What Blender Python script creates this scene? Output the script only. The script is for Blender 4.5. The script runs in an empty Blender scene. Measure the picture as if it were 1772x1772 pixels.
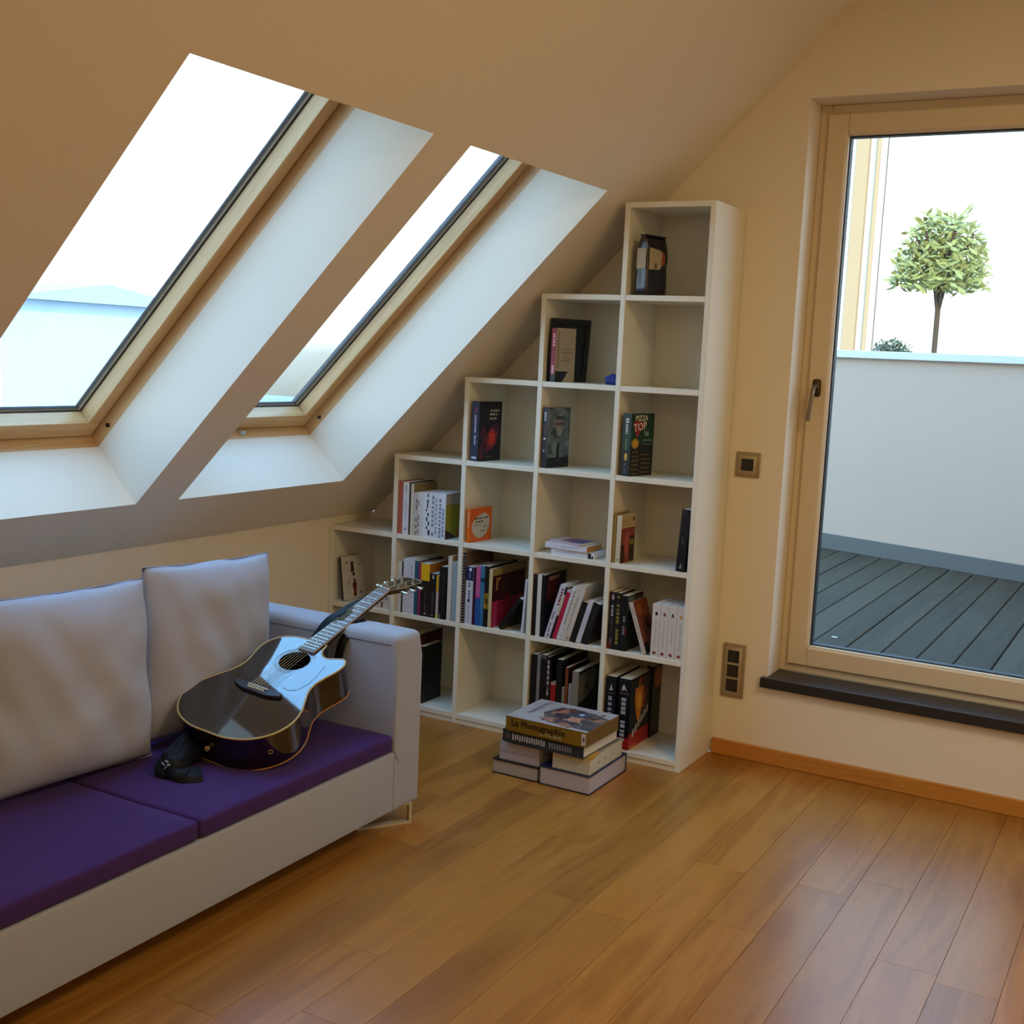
import bpy, bmesh, math, random
from mathutils import Matrix, Vector, noise
random.seed(7)
SC = bpy.context.scene
COL = SC.collection
def lin(c):
    if isinstance(c, str):
        c = [int(c[i:i+2], 16)/255 for i in (0, 2, 4)]
        return tuple((x/12.92 if x <= .04045 else ((x+.055)/1.055)**2.4) for x in c) + (1,)
    return tuple(c) + ((1,) if len(c) == 3 else ())

# ------------------------------------------------------------------ camera
cam_d = bpy.data.cameras.new('camera'); cam = bpy.data.objects.new('camera', cam_d); COL.objects.link(cam)
yaw, pitch, roll = -0.5108, 0.1318, 0.0459
cy, sy, cp, sp, cr, sr = math.cos(yaw), math.sin(yaw), math.cos(pitch), math.sin(pitch), math.cos(roll), math.sin(roll)
fwd = Vector((sy*cp, cy*cp, -sp)); rt = Vector((cy, -sy, 0)); up = rt.cross(fwd)
r2 = rt*cr + up*sr; u2 = -rt*sr + up*cr
cam.matrix_world = Matrix(((r2.x, u2.x, -fwd.x, 3.4385), (r2.y, u2.y, -fwd.y, -4.7644), (r2.z, u2.z, -fwd.z, 1.65), (0, 0, 0, 1)))
cam_d.sensor_width = 36; cam_d.lens = 36*2075.96/1772; cam_d.clip_start = .05; cam_d.clip_end = 400
SC.camera = cam

# ------------------------------------------------------------------ view, world, lamps
SC.view_settings.view_transform = 'Standard'; SC.view_settings.look = 'None'
SC.view_settings.exposure = 0.0; SC.view_settings.gamma = 1; SC.view_settings.use_curve_mapping = False
W = bpy.data.worlds.new('sky'); SC.world = W; W.use_nodes = True
nt = W.node_tree; nt.nodes.clear()
wo = nt.nodes.new('ShaderNodeOutputWorld'); bg = nt.nodes.new('ShaderNodeBackground')
tc = nt.nodes.new('ShaderNodeTexCoord'); sx = nt.nodes.new('ShaderNodeSeparateXYZ'); rp = nt.nodes.new('ShaderNodeValToRGB')
nt.links.new(tc.outputs['Generated'], sx.inputs[0]); mp = nt.nodes.new('ShaderNodeMapRange')
mp.inputs[1].default_value = -1; mp.inputs[2].default_value = 1
nt.links.new(sx.outputs['Z'], mp.inputs[0]); nt.links.new(mp.outputs[0], rp.inputs[0]); nt.links.new(rp.outputs[0], bg.inputs[0]); nt.links.new(bg.outputs[0], wo.inputs[0])
els = rp.color_ramp.elements
els[0].position = 0; els[0].color = (.10, .11, .12, 1)
els[1].position = 1; els[1].color = (.50, 1.02, 2.0, 1)
for pos, c in ((.47, (.18, .20, .21)), (.497, (.34, .38, .41)), (.515, (1.15, 1.22, 1.35)), (.56, (1.15, 1.40, 1.80)), (.75, (.64, 1.14, 1.95))):
    e = els.new(pos); e.color = c + (1,)
bg.inputs[1].default_value = 3.25

def lamp(name, kind, loc, power, color, size=.3, rot=None, size_y=None, portal=False, angle=None):
    d = bpy.data.lights.new(name, kind); o = bpy.data.objects.new(name, d); COL.objects.link(o)
    o.location = loc; d.color = color; d.energy = power
    if kind == 'AREA':
        d.size = size
        if size_y: d.shape = 'RECTANGLE'; d.size_y = size_y
        if portal: d.cycles.is_portal = True
    elif kind == 'SUN': d.angle = angle
    else: d.shadow_soft_size = size
    if rot is not None: o.rotation_euler = rot
    return o
# warm evening sun reaching the facade opposite, over the roof; the room and the terrace stay in shade
sun = lamp('sun', 'SUN', (0, 0, 30), 5.5, (1, .86, .66), angle=.02)
sun.rotation_euler = Vector((-.35, .80, -.33)).to_track_quat('-Z', 'Y').to_euler()
# unseen warm lamps added behind and beside the camera to warm the walls
WARM = (1, .81, .45)
for i, (lx, ly) in enumerate(((4.0, -2.3), (3.9, -6.0))):
    lamp('added_warm_light', 'AREA', (lx, ly, 3.16), (36, 25)[i], WARM, size=.7)

# ------------------------------------------------------------------ helpers
def tag(o, label=None, cat=None, group=None, kind=None):
    if label: o['label'] = label
    if cat: o['category'] = cat
    if group: o['group'] = group
    if kind: o['kind'] = kind
    return o
def empty(name, loc=(0, 0, 0), rz=0, label=None, cat=None, group=None, kind=None):
    o = bpy.data.objects.new(name, None); COL.objects.link(o); o.empty_display_size = .05
    o.location = loc; o.rotation_euler = (0, 0, rz)
    return tag(o, label, cat, group, kind)
MATS = {}
def mat(name, color, rough=.5, metal=0, spec=.5, coat=0, bump=0, bscale=80, var=0, vscale=3, sheen=0, ior=None):
    if name in MATS: return MATS[name]
    m = bpy.data.materials.new(name); m.use_nodes = True; n = m.node_tree; b = n.nodes['Principled BSDF']
    c = lin(color)
    b.inputs['Base Color'].default_value = c; b.inputs['Roughness'].default_value = rough; b.inputs['Metallic'].default_value = metal
    b.inputs['Specular IOR Level'].default_value = spec; b.inputs['Coat Weight'].default_value = coat
    if ior: b.inputs['IOR'].default_value = ior
    if coat: b.inputs['Coat Roughness'].default_value = .06
    if sheen: b.inputs['Sheen Weight'].default_value = sheen
    t = n.nodes.new('ShaderNodeTexCoord')
    if var or not bump:
        nz = n.nodes.new('ShaderNodeTexNoise'); nz.inputs['Scale'].default_value = vscale; nz.inputs['Detail'].default_value = 4
        n.links.new(t.outputs['Object'], nz.inputs['Vector'])
        v = var or .03
        mx = n.nodes.new('ShaderNodeMix'); mx.data_type = 'RGBA'
        mx.inputs[6].default_value = tuple(x*(1-v) for x in c[:3]) + (1,); mx.inputs[7].default_value = tuple(min(1, x*(1+v)) for x in c[:3]) + (1,)
        n.links.new(nz.outputs['Fac'], mx.inputs[0]); n.links.new(mx.outputs[2], b.inputs['Base Color'])
    if bump:
        nz = n.nodes.new('ShaderNodeTexNoise'); nz.inputs['Scale'].default_value = bscale; nz.inputs['Detail'].default_value = 3
        n.links.new(t.outputs['Object'], nz.inputs['Vector'])
        bp = n.nodes.new('ShaderNodeBump'); bp.inputs['Strength'].default_value = bump; bp.inputs['Distance'].default_value = .002
        n.links.new(nz.outputs['Fac'], bp.inputs['Height']); n.links.new(bp.outputs[0], b.inputs['Normal'])
    MATS[name] = m
    return m
def wood(name, c1, c2, stretch, rough=.4, rnd=.25, scale=1., spec=.5, coat=0, ringscale=5, detail=.5, roty=0):
    """grain runs along the axis with the small stretch value; every object gets its own offset and tone"""
    m = bpy.data.materials.new(name); m.use_nodes = True; n = m.node_tree; L = n.links; b = n.nodes['Principled BSDF']
    t = n.nodes.new('ShaderNodeTexCoord'); oi = n.nodes.new('ShaderNodeObjectInfo'); mpn = n.nodes.new('ShaderNodeMapping')
    mpn.inputs['Scale'].default_value = [s*scale for s in stretch]
    cmb = n.nodes.new('ShaderNodeMath'); cmb.operation = 'MULTIPLY'; cmb.inputs[1].default_value = 37.; L.new(oi.outputs['Random'], cmb.inputs[0])
    rm = n.nodes.new('ShaderNodeMapping'); rm.inputs['Rotation'].default_value = (0, roty, 0); L.new(t.outputs['Object'], rm.inputs['Vector'])
    L.new(rm.outputs[0], mpn.inputs['Vector']); L.new(cmb.outputs[0], mpn.inputs['Location'])
    n1 = n.nodes.new('ShaderNodeTexNoise'); n1.inputs['Scale'].default_value = ringscale; n1.inputs['Detail'].default_value = 5; n1.inputs['Distortion'].default_value = .8
    n2 = n.nodes.new('ShaderNodeTexNoise'); n2.inputs['Scale'].default_value = 34; n2.inputs['Detail'].default_value = 2
    L.new(mpn.outputs[0], n1.inputs['Vector']); L.new(mpn.outputs[0], n2.inputs['Vector'])
    wv = n.nodes.new('ShaderNodeMath'); wv.operation = 'MULTIPLY'; wv.inputs[1].default_value = 22.; L.new(n1.outputs['Fac'], wv.inputs[0])
    sn = n.nodes.new('ShaderNodeMath'); sn.operation = 'SINE'; L.new(wv.outputs[0], sn.inputs[0])
    m1 = n.nodes.new('ShaderNodeMapRange'); m1.inputs[1].default_value = -1; m1.inputs[2].default_value = 1; L.new(sn.outputs[0], m1.inputs[0])
    a1 = n.nodes.new('ShaderNodeMix'); a1.data_type = 'FLOAT'; a1.inputs[0].default_value = detail; L.new(m1.outputs[0], a1.inputs[2]); L.new(n2.outputs['Fac'], a1.inputs[3])
    mx = n.nodes.new('ShaderNodeMix'); mx.data_type = 'RGBA'; mx.inputs[6].default_value = lin(c1); mx.inputs[7].default_value = lin(c2); L.new(a1.outputs[0], mx.inputs[0])
    hv = n.nodes.new('ShaderNodeHueSaturation'); vr = n.nodes.new('ShaderNodeMapRange'); vr.inputs[3].default_value = 1-rnd; vr.inputs[4].default_value = 1+rnd*.8
    L.new(oi.outputs['Random'], vr.inputs[0]); L.new(vr.outputs[0], hv.inputs['Value']); L.new(mx.outputs[2], hv.inputs['Color']); L.new(hv.outputs[0], b.inputs['Base Color'])
    b.inputs['Roughness'].default_value = rough; b.inputs['Specular IOR Level'].default_value = spec; b.inputs['Coat Weight'].default_value = coat
    bp = n.nodes.new('ShaderNodeBump'); bp.inputs['Strength'].default_value = .12; bp.inputs['Distance'].default_value = .001; L.new(n2.outputs['Fac'], bp.inputs['Height']); L.new(bp.outputs[0], b.inputs['Normal'])
    MATS[name] = m
    return m
def glass_mat():
    m = bpy.data.materials.new('window glass'); m.use_nodes = True; n = m.node_tree; n.nodes.clear(); L = n.links
    o = n.nodes.new('ShaderNodeOutputMaterial'); mx = n.nodes.new('ShaderNodeMixShader'); tr = n.nodes.new('ShaderNodeBsdfTransparent'); gl = n.nodes.new('ShaderNodeBsdfGlossy')
    tr.inputs[0].default_value = (.93, .96, .95, 1); gl.inputs['Roughness'].default_value = .01; gl.inputs['Color'].default_value = (.9, .9, .9, 1)
    fr = n.nodes.new('ShaderNodeFresnel'); ge = n.nodes.new('ShaderNodeNewGeometry'); im = n.nodes.new('ShaderNodeMix'); im.data_type = 'FLOAT'
    im.inputs[2].default_value = 1.28; im.inputs[3].default_value = 1/1.28; L.new(ge.outputs['Backfacing'], im.inputs[0]); L.new(im.outputs[0], fr.inputs[0])
    L.new(fr.outputs[0], mx.inputs[0]); L.new(tr.outputs[0], mx.inputs[1]); L.new(gl.outputs[0], mx.inputs[2]); L.new(mx.outputs[0], o.inputs[0])
    return m
GLASS = glass_mat()

class MB:
    """collects simple solids, links them as one mesh object"""
    def __init__(s): s.v = []; s.f = []; s.mi = []; s.mats = []; s.sm = []
    def m(s, material):
        if material not in s.mats: s.mats.append(material)
        return s.mats.index(material)
    def add(s, vs, fs, material, M=None, smooth=False):
        k = len(s.v); i = s.m(material)
        for p in vs:
            p = Vector(p); s.v.append(M @ p if M else p)
        for f in fs: s.f.append([k+a for a in f]); s.mi.append(i); s.sm.append(smooth)
        return s
    def box(s, x0, y0, z0, x1, y1, z1, material, M=None, b=0):
        if b:
            bm = bmesh.new(); bmesh.ops.create_cube(bm, size=1)
            for q in bm.verts: q.co = Vector(((x0+x1)/2+q.co.x*(x1-x0), (y0+y1)/2+q.co.y*(y1-y0), (z0+z1)/2+q.co.z*(z1-z0)))
            bmesh.ops.bevel(bm, geom=bm.edges[:], offset=b, segments=1, affect='EDGES', profile=.5)
            return s.bm(bm, material, M)
        vs = [(x, y, z) for x in (x0, x1) for y in (y0, y1) for z in (z0, z1)]
        return s.add(vs, [(0, 1, 3, 2), (4, 6, 7, 5), (0, 4, 5, 1), (2, 3, 7, 6), (0, 2, 6, 4), (1, 5, 7, 3)], material, M)
    def bm(s, bm, material, M=None, smooth=False):
        bm.verts.index_update()
        vs = [q.co.copy() for q in bm.verts]; fs = [[q.index for q in f.verts] for f in bm.faces]
        bm.free(); return s.add(vs, fs, material, M, smooth)
    def rbox(s, x0, y0, z0, x1, y1, z1, r, material, seg=4, M=None, sub=0, jig=None):
        bm = bmesh.new(); bmesh.ops.create_cube(bm, size=1)
        for q in bm.verts: q.co = Vector(((x0+x1)/2+q.co.x*(x1-x0), (y0+y1)/2+q.co.y*(y1-y0), (z0+z1)/2+q.co.z*(z1-z0)))
        if sub: bmesh.ops.subdivide_edges(bm, edges=bm.edges[:], cuts=sub, use_grid_fill=True)
        if sub == 0: bmesh.ops.bevel(bm, geom=bm.edges[:], offset=r, segments=seg, affect='EDGES', profile=.5)
        if jig:
            for q in bm.verts: q.co = jig(q.co)
        return s.bm(bm, material, M, True)
    def cyl(s, p0, p1, r0, material, r1=None, n=12, M=None, cap=True):
        p0 = Vector(p0); p1 = Vector(p1); r1 = r0 if r1 is None else r1; d = (p1-p0).normalized()
        a = d.orthogonal().normalized(); c = d.cross(a); vs = []
        for k in range(n):
            t = 2*math.pi*k/n; e = a*math.cos(t)+c*math.sin(t); vs += [p0+e*r0, p1+e*r1]
        fs = [(2*k, 2*((k+1) % n), 2*((k+1) % n)+1, 2*k+1) for k in range(n)]
        s.add(vs, fs, material, M, n > 8)
        if cap: s.add(vs, [[2*k for k in range(n)][::-1], [2*k+1 for k in range(n)]], material, M)
        return s
    def tube(s, pts, r, material, n=6, closed=False, M=None):
        pts = [Vector(p) for p in pts]; N = len(pts); vs = []; fs = []
        for i, p in enumerate(pts):
            a = pts[(i-1) % N] if closed or i else p; b_ = pts[(i+1) % N] if closed or i < N-1 else p
            d = (b_-a).normalized(); ref = Vector((0, 0, 1)) if abs(d.z) < .9 else Vector((1, 0, 0))
            e1 = d.cross(ref).normalized(); e2 = d.cross(e1)
            vs += [p+(e1*math.cos(2*math.pi*k/n)+e2*math.sin(2*math.pi*k/n))*r for k in range(n)]
        for i in range(N if closed else N-1):
            j = (i+1) % N
            fs += [(i*n+k, i*n+(k+1) % n, j*n+(k+1) % n, j*n+k) for k in range(n)]
        return s.add(vs, fs, material, M, True)
    def build(s, name, parent=None, bevel=0):
        me = bpy.data.meshes.new(name); me.from_pydata([tuple(p) for p in s.v], [], s.f)
        for m_ in s.mats: me.materials.append(m_)
        for p, i, q in zip(me.polygons, s.mi, s.sm): p.material_index = i; p.use_smooth = q
        bm = bmesh.new(); bm.from_mesh(me); bmesh.ops.recalc_face_normals(bm, faces=bm.faces); bm.to_mesh(me); bm.free()
        o = bpy.data.objects.new(name, me); COL.objects.link(o); o.parent = parent
        return o
def holed(outline, holes, t0, t1, F, material, name, parent=None, holemat=None):
    """prism between heights t0 and t1 of the frame F, outline and holes in its u, v plane"""
    bm = bmesh.new(); es = []
    for lp in [outline]+holes:
        vs = [bm.verts.new((u, v, t0)) for u, v in lp]
        es += [bm.edges.new((vs[i], vs[(i+1) % len(vs)])) for i in range(len(vs))]
    bmesh.ops.triangle_fill(bm, use_beauty=True, use_dissolve=False, edges=es, normal=(0, 0, 1))
    ex = bmesh.ops.extrude_face_region(bm, geom=bm.faces[:])
    for q in ex['geom']:
        if isinstance(q, bmesh.types.BMVert): q.co.z = t1
    bmesh.ops.recalc_face_normals(bm, faces=bm.faces)
    mb = MB(); mb.bm(bm, material, F)
    return mb.build(name, parent)
DG = None
def text_geo(body, size, align='LEFT'):
    cu = bpy.data.curves.new('lettering', 'FONT'); cu.body = body; cu.size = size; cu.align_x = align; cu.resolution_u = 2; cu.offset = size*.018
    ob = bpy.data.objects.new('lettering', cu); COL.objects.link(ob)
    dg = bpy.context.evaluated_depsgraph_get(); me = bpy.data.meshes.new_from_object(ob.evaluated_get(dg))
    vs = [v.co.copy() for v in me.vertices]; fs = [list(p.vertices) for p in me.polygons]
    bpy.data.objects.remove(ob); bpy.data.curves.remove(cu); bpy.data.meshes.remove(me)
    return vs, fs

# ------------------------------------------------------------------ shared materials
WALL = mat('cream wall paint', 'EADDC8', .85, spec=.2, bump=.15, bscale=220)
SHELFW = mat('white lacquered board', 'E4DCC8', .45, spec=.4)
OAK = wood('oiled oak floor', 'B27A32', '8C541A', (1, .09, 1), rough=.30, rnd=.15, scale=3.2, spec=.38, ringscale=2.2, detail=.55)
OAKB = wood('oak skirting', 'CC8838', 'B06E26', (.08, 1, 1), rough=.4, rnd=.05, scale=4)
PINE_U = wood('varnished pine along the roof slope', 'DDB884', 'C08E54', (.05, 1, 1), rough=.35, rnd=.04, scale=4, ringscale=3, roty=.7882, detail=.6)
PINE_V = wood('varnished pine across the roof slope', 'DDB884', 'C08E54', (1, .05, 1), rough=.35, rnd=.04, scale=4, ringscale=3, detail=.6)
DOORP = mat('cream door lacquer', 'DCC8A8', .4)
DARK = mat('black rubber gasket', '1C1E22', .6)
ALU = mat('brushed aluminium', 'B4B8BC', .45, metal=.15)
CHROME = mat('polished chrome', 'E8E6E2', .12, metal=1); STEEL = mat('satin steel leg', 'CFC6B4', .3, metal=.35)
CLOTH = mat('light grey sofa fabric', 'A2A3AA', .9, spec=.2, bump=.35, bscale=500, sheen=.15)
CLOTHP = mat('pale grey cushion fabric', 'A9AAB4', .9, spec=.2, bump=.3, bscale=420, sheen=.15)
PURPLE = mat('deep purple seat fabric', '42285E', .95, spec=.15, bump=.35, bscale=400, sheen=.05)

# ------------------------------------------------------------------ room shell
XK, ZK, ANG = .0074, .8668, .7882
ca, sa = math.cos(ANG), math.sin(ANG)
FS = Matrix(((ca, 0, -sa, XK), (0, 1, 0, 0), (sa, 0, ca, ZK), (0, 0, 0, 1)))      # roof frame: u up the slope, v along the room, w outwards
s1, s2 = .263, 1.991
Y0, Y1 = -6.6, 0.0
XR, ZC = 4.9, 3.22
STOP = (ZC-ZK)/sa
XS = XK+STOP*ca
sky1 = (-1.5135, -.5189); sky2 = (-2.7112, -1.7208)
slope = holed([(-.02, Y0), (STOP+.1, Y0), (STOP+.1, Y1+.0), (-.02, Y1+.0)],
              [[(s1, a), (s2, a), (s2, b), (s1, b)] for a, b in (sky1, sky2)], 0, .27, FS, WALL, 'ceiling_sloped')
tag(slope, 'sloping cream plaster ceiling with two deep roof window openings', kind='structure')
m = MB().box(XS-.1, Y0, ZC, XR, Y1, ZC+.2, WALL).build('ceiling'); tag(m, 'flat cream ceiling above the sloping ceiling, hardly in view', kind='structure')
m = MB().box(-.012-.25, Y0, -.1, -.012, Y1, ZK, WALL).build('wall_left'); tag(m, 'low cream knee wall behind the sofa under the roof slope', kind='structure')
FG = Matrix(((1, 0, 0, 0), (0, 0, 1, 0), (0, 1, 0, 0), (0, 0, 0, 1)))            # gable frame: u = x, v = z, w = y
DX0, DX1, DZ0, DZ1 = 2.018, 3.13, .352, 2.685
gab = holed([(-.012, 0), (XR, 0), (XR, ZC+.1), (XS-.02, ZC+.1), (-.012, ZK-.02)], [[(DX0, DZ0), (DX1, DZ0), (DX1, DZ1), (DX0, DZ1)]], 0, .32, FG, WALL, 'wall_back')
tag(gab, 'cream gable wall behind the bookcase with the terrace door', kind='structure')
m = MB().box(XR, Y0, -.1, XR+.2, .32, ZC+.2, WALL).build('wall_right'); tag(m, 'cream wall on the right, out of view', kind='structure')
m = MB().box(-.262, Y0-.2, -.1, XR+.2, Y0, ZC+.2, WALL).build('wall_front'); tag(m, 'cream wall behind the photographer, out of view', kind='structure')
# ------------------------------------------------------------------ floor: every plank is a piece of its own
fl = MB().box(-.012, Y0, -.1, XR, 0, -.016, mat('dark subfloor', '2A1A0E', .9)).build('floor'); tag(fl, 'oak plank floor of warm brown boards running toward the bookcase wall', kind='structure')
PW = .1655; x = 2.49-PW*15; xi = -15; gap = .0011; pm = {}
while x < XR:
    rr = random.Random(xi*7+3)
    y = Y0 - rr.uniform(0, 1.2)
    cuts = {-3: -1.635, -1: -1.4865, -5: -1.20}
    ends = []
    if xi in cuts:
        yy = cuts[xi]
        while yy > Y0: ends.append(yy); yy -= rr.choice((1.35, 1.6, 1.8))
        ends = ends[::-1]+[cuts[xi]+1.75]
    else:
        yy = -rr.uniform(.35, 1.7)
        while yy > Y0: ends.append(yy); yy -= rr.choice((1.35, 1.6, 1.8))
        ends = ends[::-1]
    ys = [Y0]+[e for e in ends if e < -.05]+[-.002]
    x0, x1 = max(x, -.011), min(x+PW, XR)
    if x1 > -.01:
        for a, b in zip(ys[:-1], ys[1:]):
            key = (round(x1-x0, 3), round(b-a, 3))
            w2, l2 = (x1-x0)/2-gap/2, (b-a)/2-gap/2
            mb = MB(); e = .00025
            vs = [(sx_*(w2-i), sy_*(l2-i), zz) for zz, i in ((-.016, 0), (-e, 0), (0, e)) for sx_, sy_ in ((-1, -1), (1, -1), (1, 1), (-1, 1))]
            fs = [(8, 9, 10, 11)]+[(k*4+q, k*4+(q+1) % 4, k*4+4+(q+1) % 4, k*4+4+q) for k in (0, 1) for q in range(4)]
            o = mb.add(vs, fs, OAK).build('plank', fl); o.location = ((x0+x1)/2, (a+b)/2, 0)
    x += PW; xi += 1
mb = MB().box(1.80, -.016, 0, XR, 0, .067, OAKB, b=.003).build('baseboard_back'); tag(mb, 'flat oak skirting board along the gable wall below the terrace door', kind='structure')
mb = MB().box(-.012, Y0, 0, .004, -.35, .067, OAKB, b=.003).build('baseboard_left'); tag(mb, 'flat oak skirting board along the knee wall behind the sofa', kind='structure')

# ------------------------------------------------------------------ roof windows
def ringbox(mb, u0, u1, v0, v1, w, wb, t0, t1, mu, mv, F):
    """mitre-free ring: long members along u, short members along v; wb = width of the bottom member"""
    mb.box(u0+wb, v0, t0, u1-w, v0+w, t1, mu, F, b=.002); mb.box(u0+wb, v1-w, t0, u1-w, v1, t1, mu, F, b=.002)
    mb.box(u0, v0, t0, u0+wb, v1, t1, mv, F, b=.002); mb.box(u1-w, v0, t0, u1, v1, t1, mv, F, b=.002)
def skylight(name, v0, v1, label):
    root = empty(name, label=label, kind='structure')
    mb = MB(); e = .05
    for a in ((s1-e, s1, v0-e, v1+e), (s2, s2+e, v0-e, v1+e)): mb.box(a[0], a[2], .2701, a[1], a[3], .43, PINE_V, FS)
    for a in ((v0-e, v0), (v1, v1+e)): mb.box(s1, a[0], .2701, s2, a[1], .43, PINE_U, FS)
    fr = mb.build('window_frame', root)
    mb = MB(); g = .007
    ringbox(mb, s1+g, s2-g, v0+g, v1-g, .053, .07, .318, .39, PINE_U, PINE_V, FS)
    sash = mb.build('sash', root)
    MB().box(s1+g-.001, v0-.001, .33, s1+g+.0005, v1+.001, .39, DARK, FS).box(s1, v0, .34, s2, v0+g, .39, DARK, FS).box(s1, v1-g, .34, s2, v1, .39, DARK, FS).build('seal', root)
    mb = MB(); a = .06; ab = .077
    ringbox(mb, s1+ab-.001, s2-a+.001, v0+a-.001, v1-a+.001, .003, .003, .374, .381, DARK, DARK, FS)
    ringbox(mb, s1+ab+.000, s2-a-.000, v0+a+.003, v1-a-.003, .011, .005, .3845, .3965, ALU, ALU, FS)
    ringbox(mb, s1+ab+.006, s2-a-.011, v0+a+.0145, v1-a-.0145, .004, .004, .3845, .3965, DARK, DARK, FS)
    mb.build('glazing_spacer', root)
    MB().box(s1+ab-.002, v0+a-.002, .381, s2-a+.002, v1-a+.002, .384, GLASS, FS).build('pane', root)
    MB().box(s1+ab-.002, v0+a-.002, .397, s2-a+.002, v1-a+.002, .400, GLASS, FS).build('pane', root)
    # small latch at the lower left and pivot screw at the lower right
    mb = MB(); P = FS @ Vector((s1+.001, v0+.57 if name == 'window_1' else v0+.5, .30))
    mb.rbox(-.004, -.016, -.010, .012, .016, .010, .004, mat('silver latch', 'C8CCD0', .3, metal=.7), M=Matrix.Translation(P)); mb.build('latch', root)
    mb = MB(); q = FS @ Vector((s1+.096, v1-.001, .291)); mb.cyl(q, q+Vector((0, -.006, 0)), .008, mat('dark screw', '3A3A48', .4, metal=.6)); mb.build('pivot_screw', root)
    # covering frame outside on the roof
    mb = MB(); o = .12
    cov = mat('grey roof cladding', '4A4E54', .5, metal=.4)
    mb.box(s1-o, v0-o, .43, s1-.001, v1+o, .45, cov, FS); mb.box(s2+.001, v0-o, .43, s2+o, v1+o, .45, cov, FS)
    mb.box(s1-.001, v0-o, .43, s2+.001, v0-.001, .45, cov, FS); mb.box(s1-.001, v1+.001, .43, s2+.001, v1+o, .45, cov, FS); mb.build('flashing', root)
    c = FS @ Vector(((s1+s2)/2, (v0+v1)/2, .46))
    L = lamp('skylight_portal', 'AREA', c, 1, (1, 1, 1), size=s2-s1+.1, size_y=v1-v0+.1, portal=True)
    L.matrix_world = FS @ Matrix.Translation(((s1+s2)/2, (v0+v1)/2, .46))   # -Z points back into the room
skylight('window_1', *sky1, 'pine-framed roof window in the slope, the one nearer the bookcase')
skylight('window_2', *sky2, 'pine-framed roof window in the slope, the one farther left above the sofa')

# ------------------------------------------------------------------ terrace door
dr = empty('door_1', (DX0, .15, DZ0), label='cream glazed terrace door with lever handle beside the tall bookcase', kind='structure')
def door_ring(mb, x0, x1, z0, z1, w, y0, y1, material, b=.004):
    mb.box(x0, y0, z0, x0+w, y1, z1, material, b=b); mb.box(x1-w, y0, z0, x1, y1, z1, material, b=b)
    mb.box(x0+w, y0, z0, x1-w, y1, z0+w, material, b=b); mb.box(x0+w, y0, z1-w, x1-w, y1, z1, material, b=b)
DW, DH = DX1-DX0, DZ1-DZ0
mb = MB(); door_ring(mb, 0, DW, .016, DH, .045, 0, .10, DOORP); mb.build('door_frame', dr)
mb = MB(); door_ring(mb, .036, DW-.036, .052, DH-.036, .082, -.018, .075, DOORP, .006); sash = mb.build('sash', dr)
mb = MB(); door_ring(mb, .110, DW-.110, .128, DH-.110, .012, -.010, .05, DOORP, .004); mb.build('glazing_bead', dr)
mb = MB(); door_ring(mb, .121, DW-.121, .139, DH-.121, .006, .012, .05, DARK, 0); mb.build('seal', dr)
MB().box(.121, .022, .139, DW-.121, .026, DH-.121, GLASS).build('pane', dr)
MB().box(.121, .044, .139, DW-.121, .048, DH-.121, GLASS).build('pane', dr)
HM = mat('dull nickel handle', '8C7F6C', .35, metal=.9)
hz = 1.565-DZ0
mb = MB(); mb.rbox(.060, -.028, hz-.035, .092, -.018, hz+.035, .010, mat('dark handle rosette', '5C4A34', .35, metal=.8)); ha = mb.build('handle_plate', dr)
mb = MB(); mb.tube([(.076, -.02, hz+.005), (.076, -.05, hz+.005), (.073, -.062, hz-.004), (.070, -.064, hz-.03), (.062, -.064, hz-.12), (.060, -.064, hz-.135)], .0085, HM, n=10); mb.build('handle', dr)
L = lamp('door_portal', 'AREA', (0, 0, 0), 1, (1, 1, 1), size=DW, size_y=DH, portal=True)
L.matrix_world = Matrix.Translation(((DX0+DX1)/2, .30, (DZ0+DZ1)/2)) @ Matrix.Rotation(-math.pi/2, 4, 'X')
# dark stone sill, its front lip proud of the wall
st = mat('dark honed stone', '24262A', .32, spec=.5, var=.15, vscale=30)
mb = MB().box(DX0-.022, -.032, .326, DX1+.022, -.0002, .3675, st, b=.002).box(DX0+.0008, -.0002, .326+.028, DX1-.0008, .1495, .3675, st).build('trim_1')
tag(mb, 'dark stone sill below the terrace door', kind='structure')

# ------------------------------------------------------------------ switches
PLATE = mat('champagne metal plate', '9C8A6C', .4, metal=.3); PLATI = mat('inner switch frame', 'AE9C80', .4, metal=.2); BLK = mat('dark brown plastic', '1E1410', .35)
def switch(name, x0, z0, x1, z1, n, label, cat):
    r = empty(name, ((x0+x1)/2, 0, z0), label=label, cat=cat); w = (x1-x0)/2; hh = (z1-z0)
    MB().rbox(-w, -.009, 0, w, -.0002, hh, .004, PLATE, seg=2).build('cover_plate', r)
    MB().rbox(-w+.014, -.0115, .014, w-.014, -.0088, hh-.014, .001, PLATI, seg=1).build('inner_frame', r)
    u = (hh-.05+.006)/n
    for k in range(n):
        z = .025+k*u; q = .025 if n > 1 else .026
        ins = MB().box(-q, -.014, z+.002, q, -.0116, z+u-.008, BLK, b=.001).build('socket_insert' if n > 1 else 'rocker', r)
        if n > 1 and k: MB().cyl((0, -.0142, z+u/2), (0, -.016, z+u/2), .006, mat('socket contact', '4A382C', .4, metal=.5), n=10).build('pin', ins)
switch('light_switch', 1.820, 1.187, 1.922, 1.290, 1, 'square champagne light switch with a dark rocker between the bookcase and the door', 'switch')
switch('wall_socket', 1.822, .254, 1.920, .484, 3, 'tall champagne socket plate with three dark inserts low beside the door', 'socket')

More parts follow.
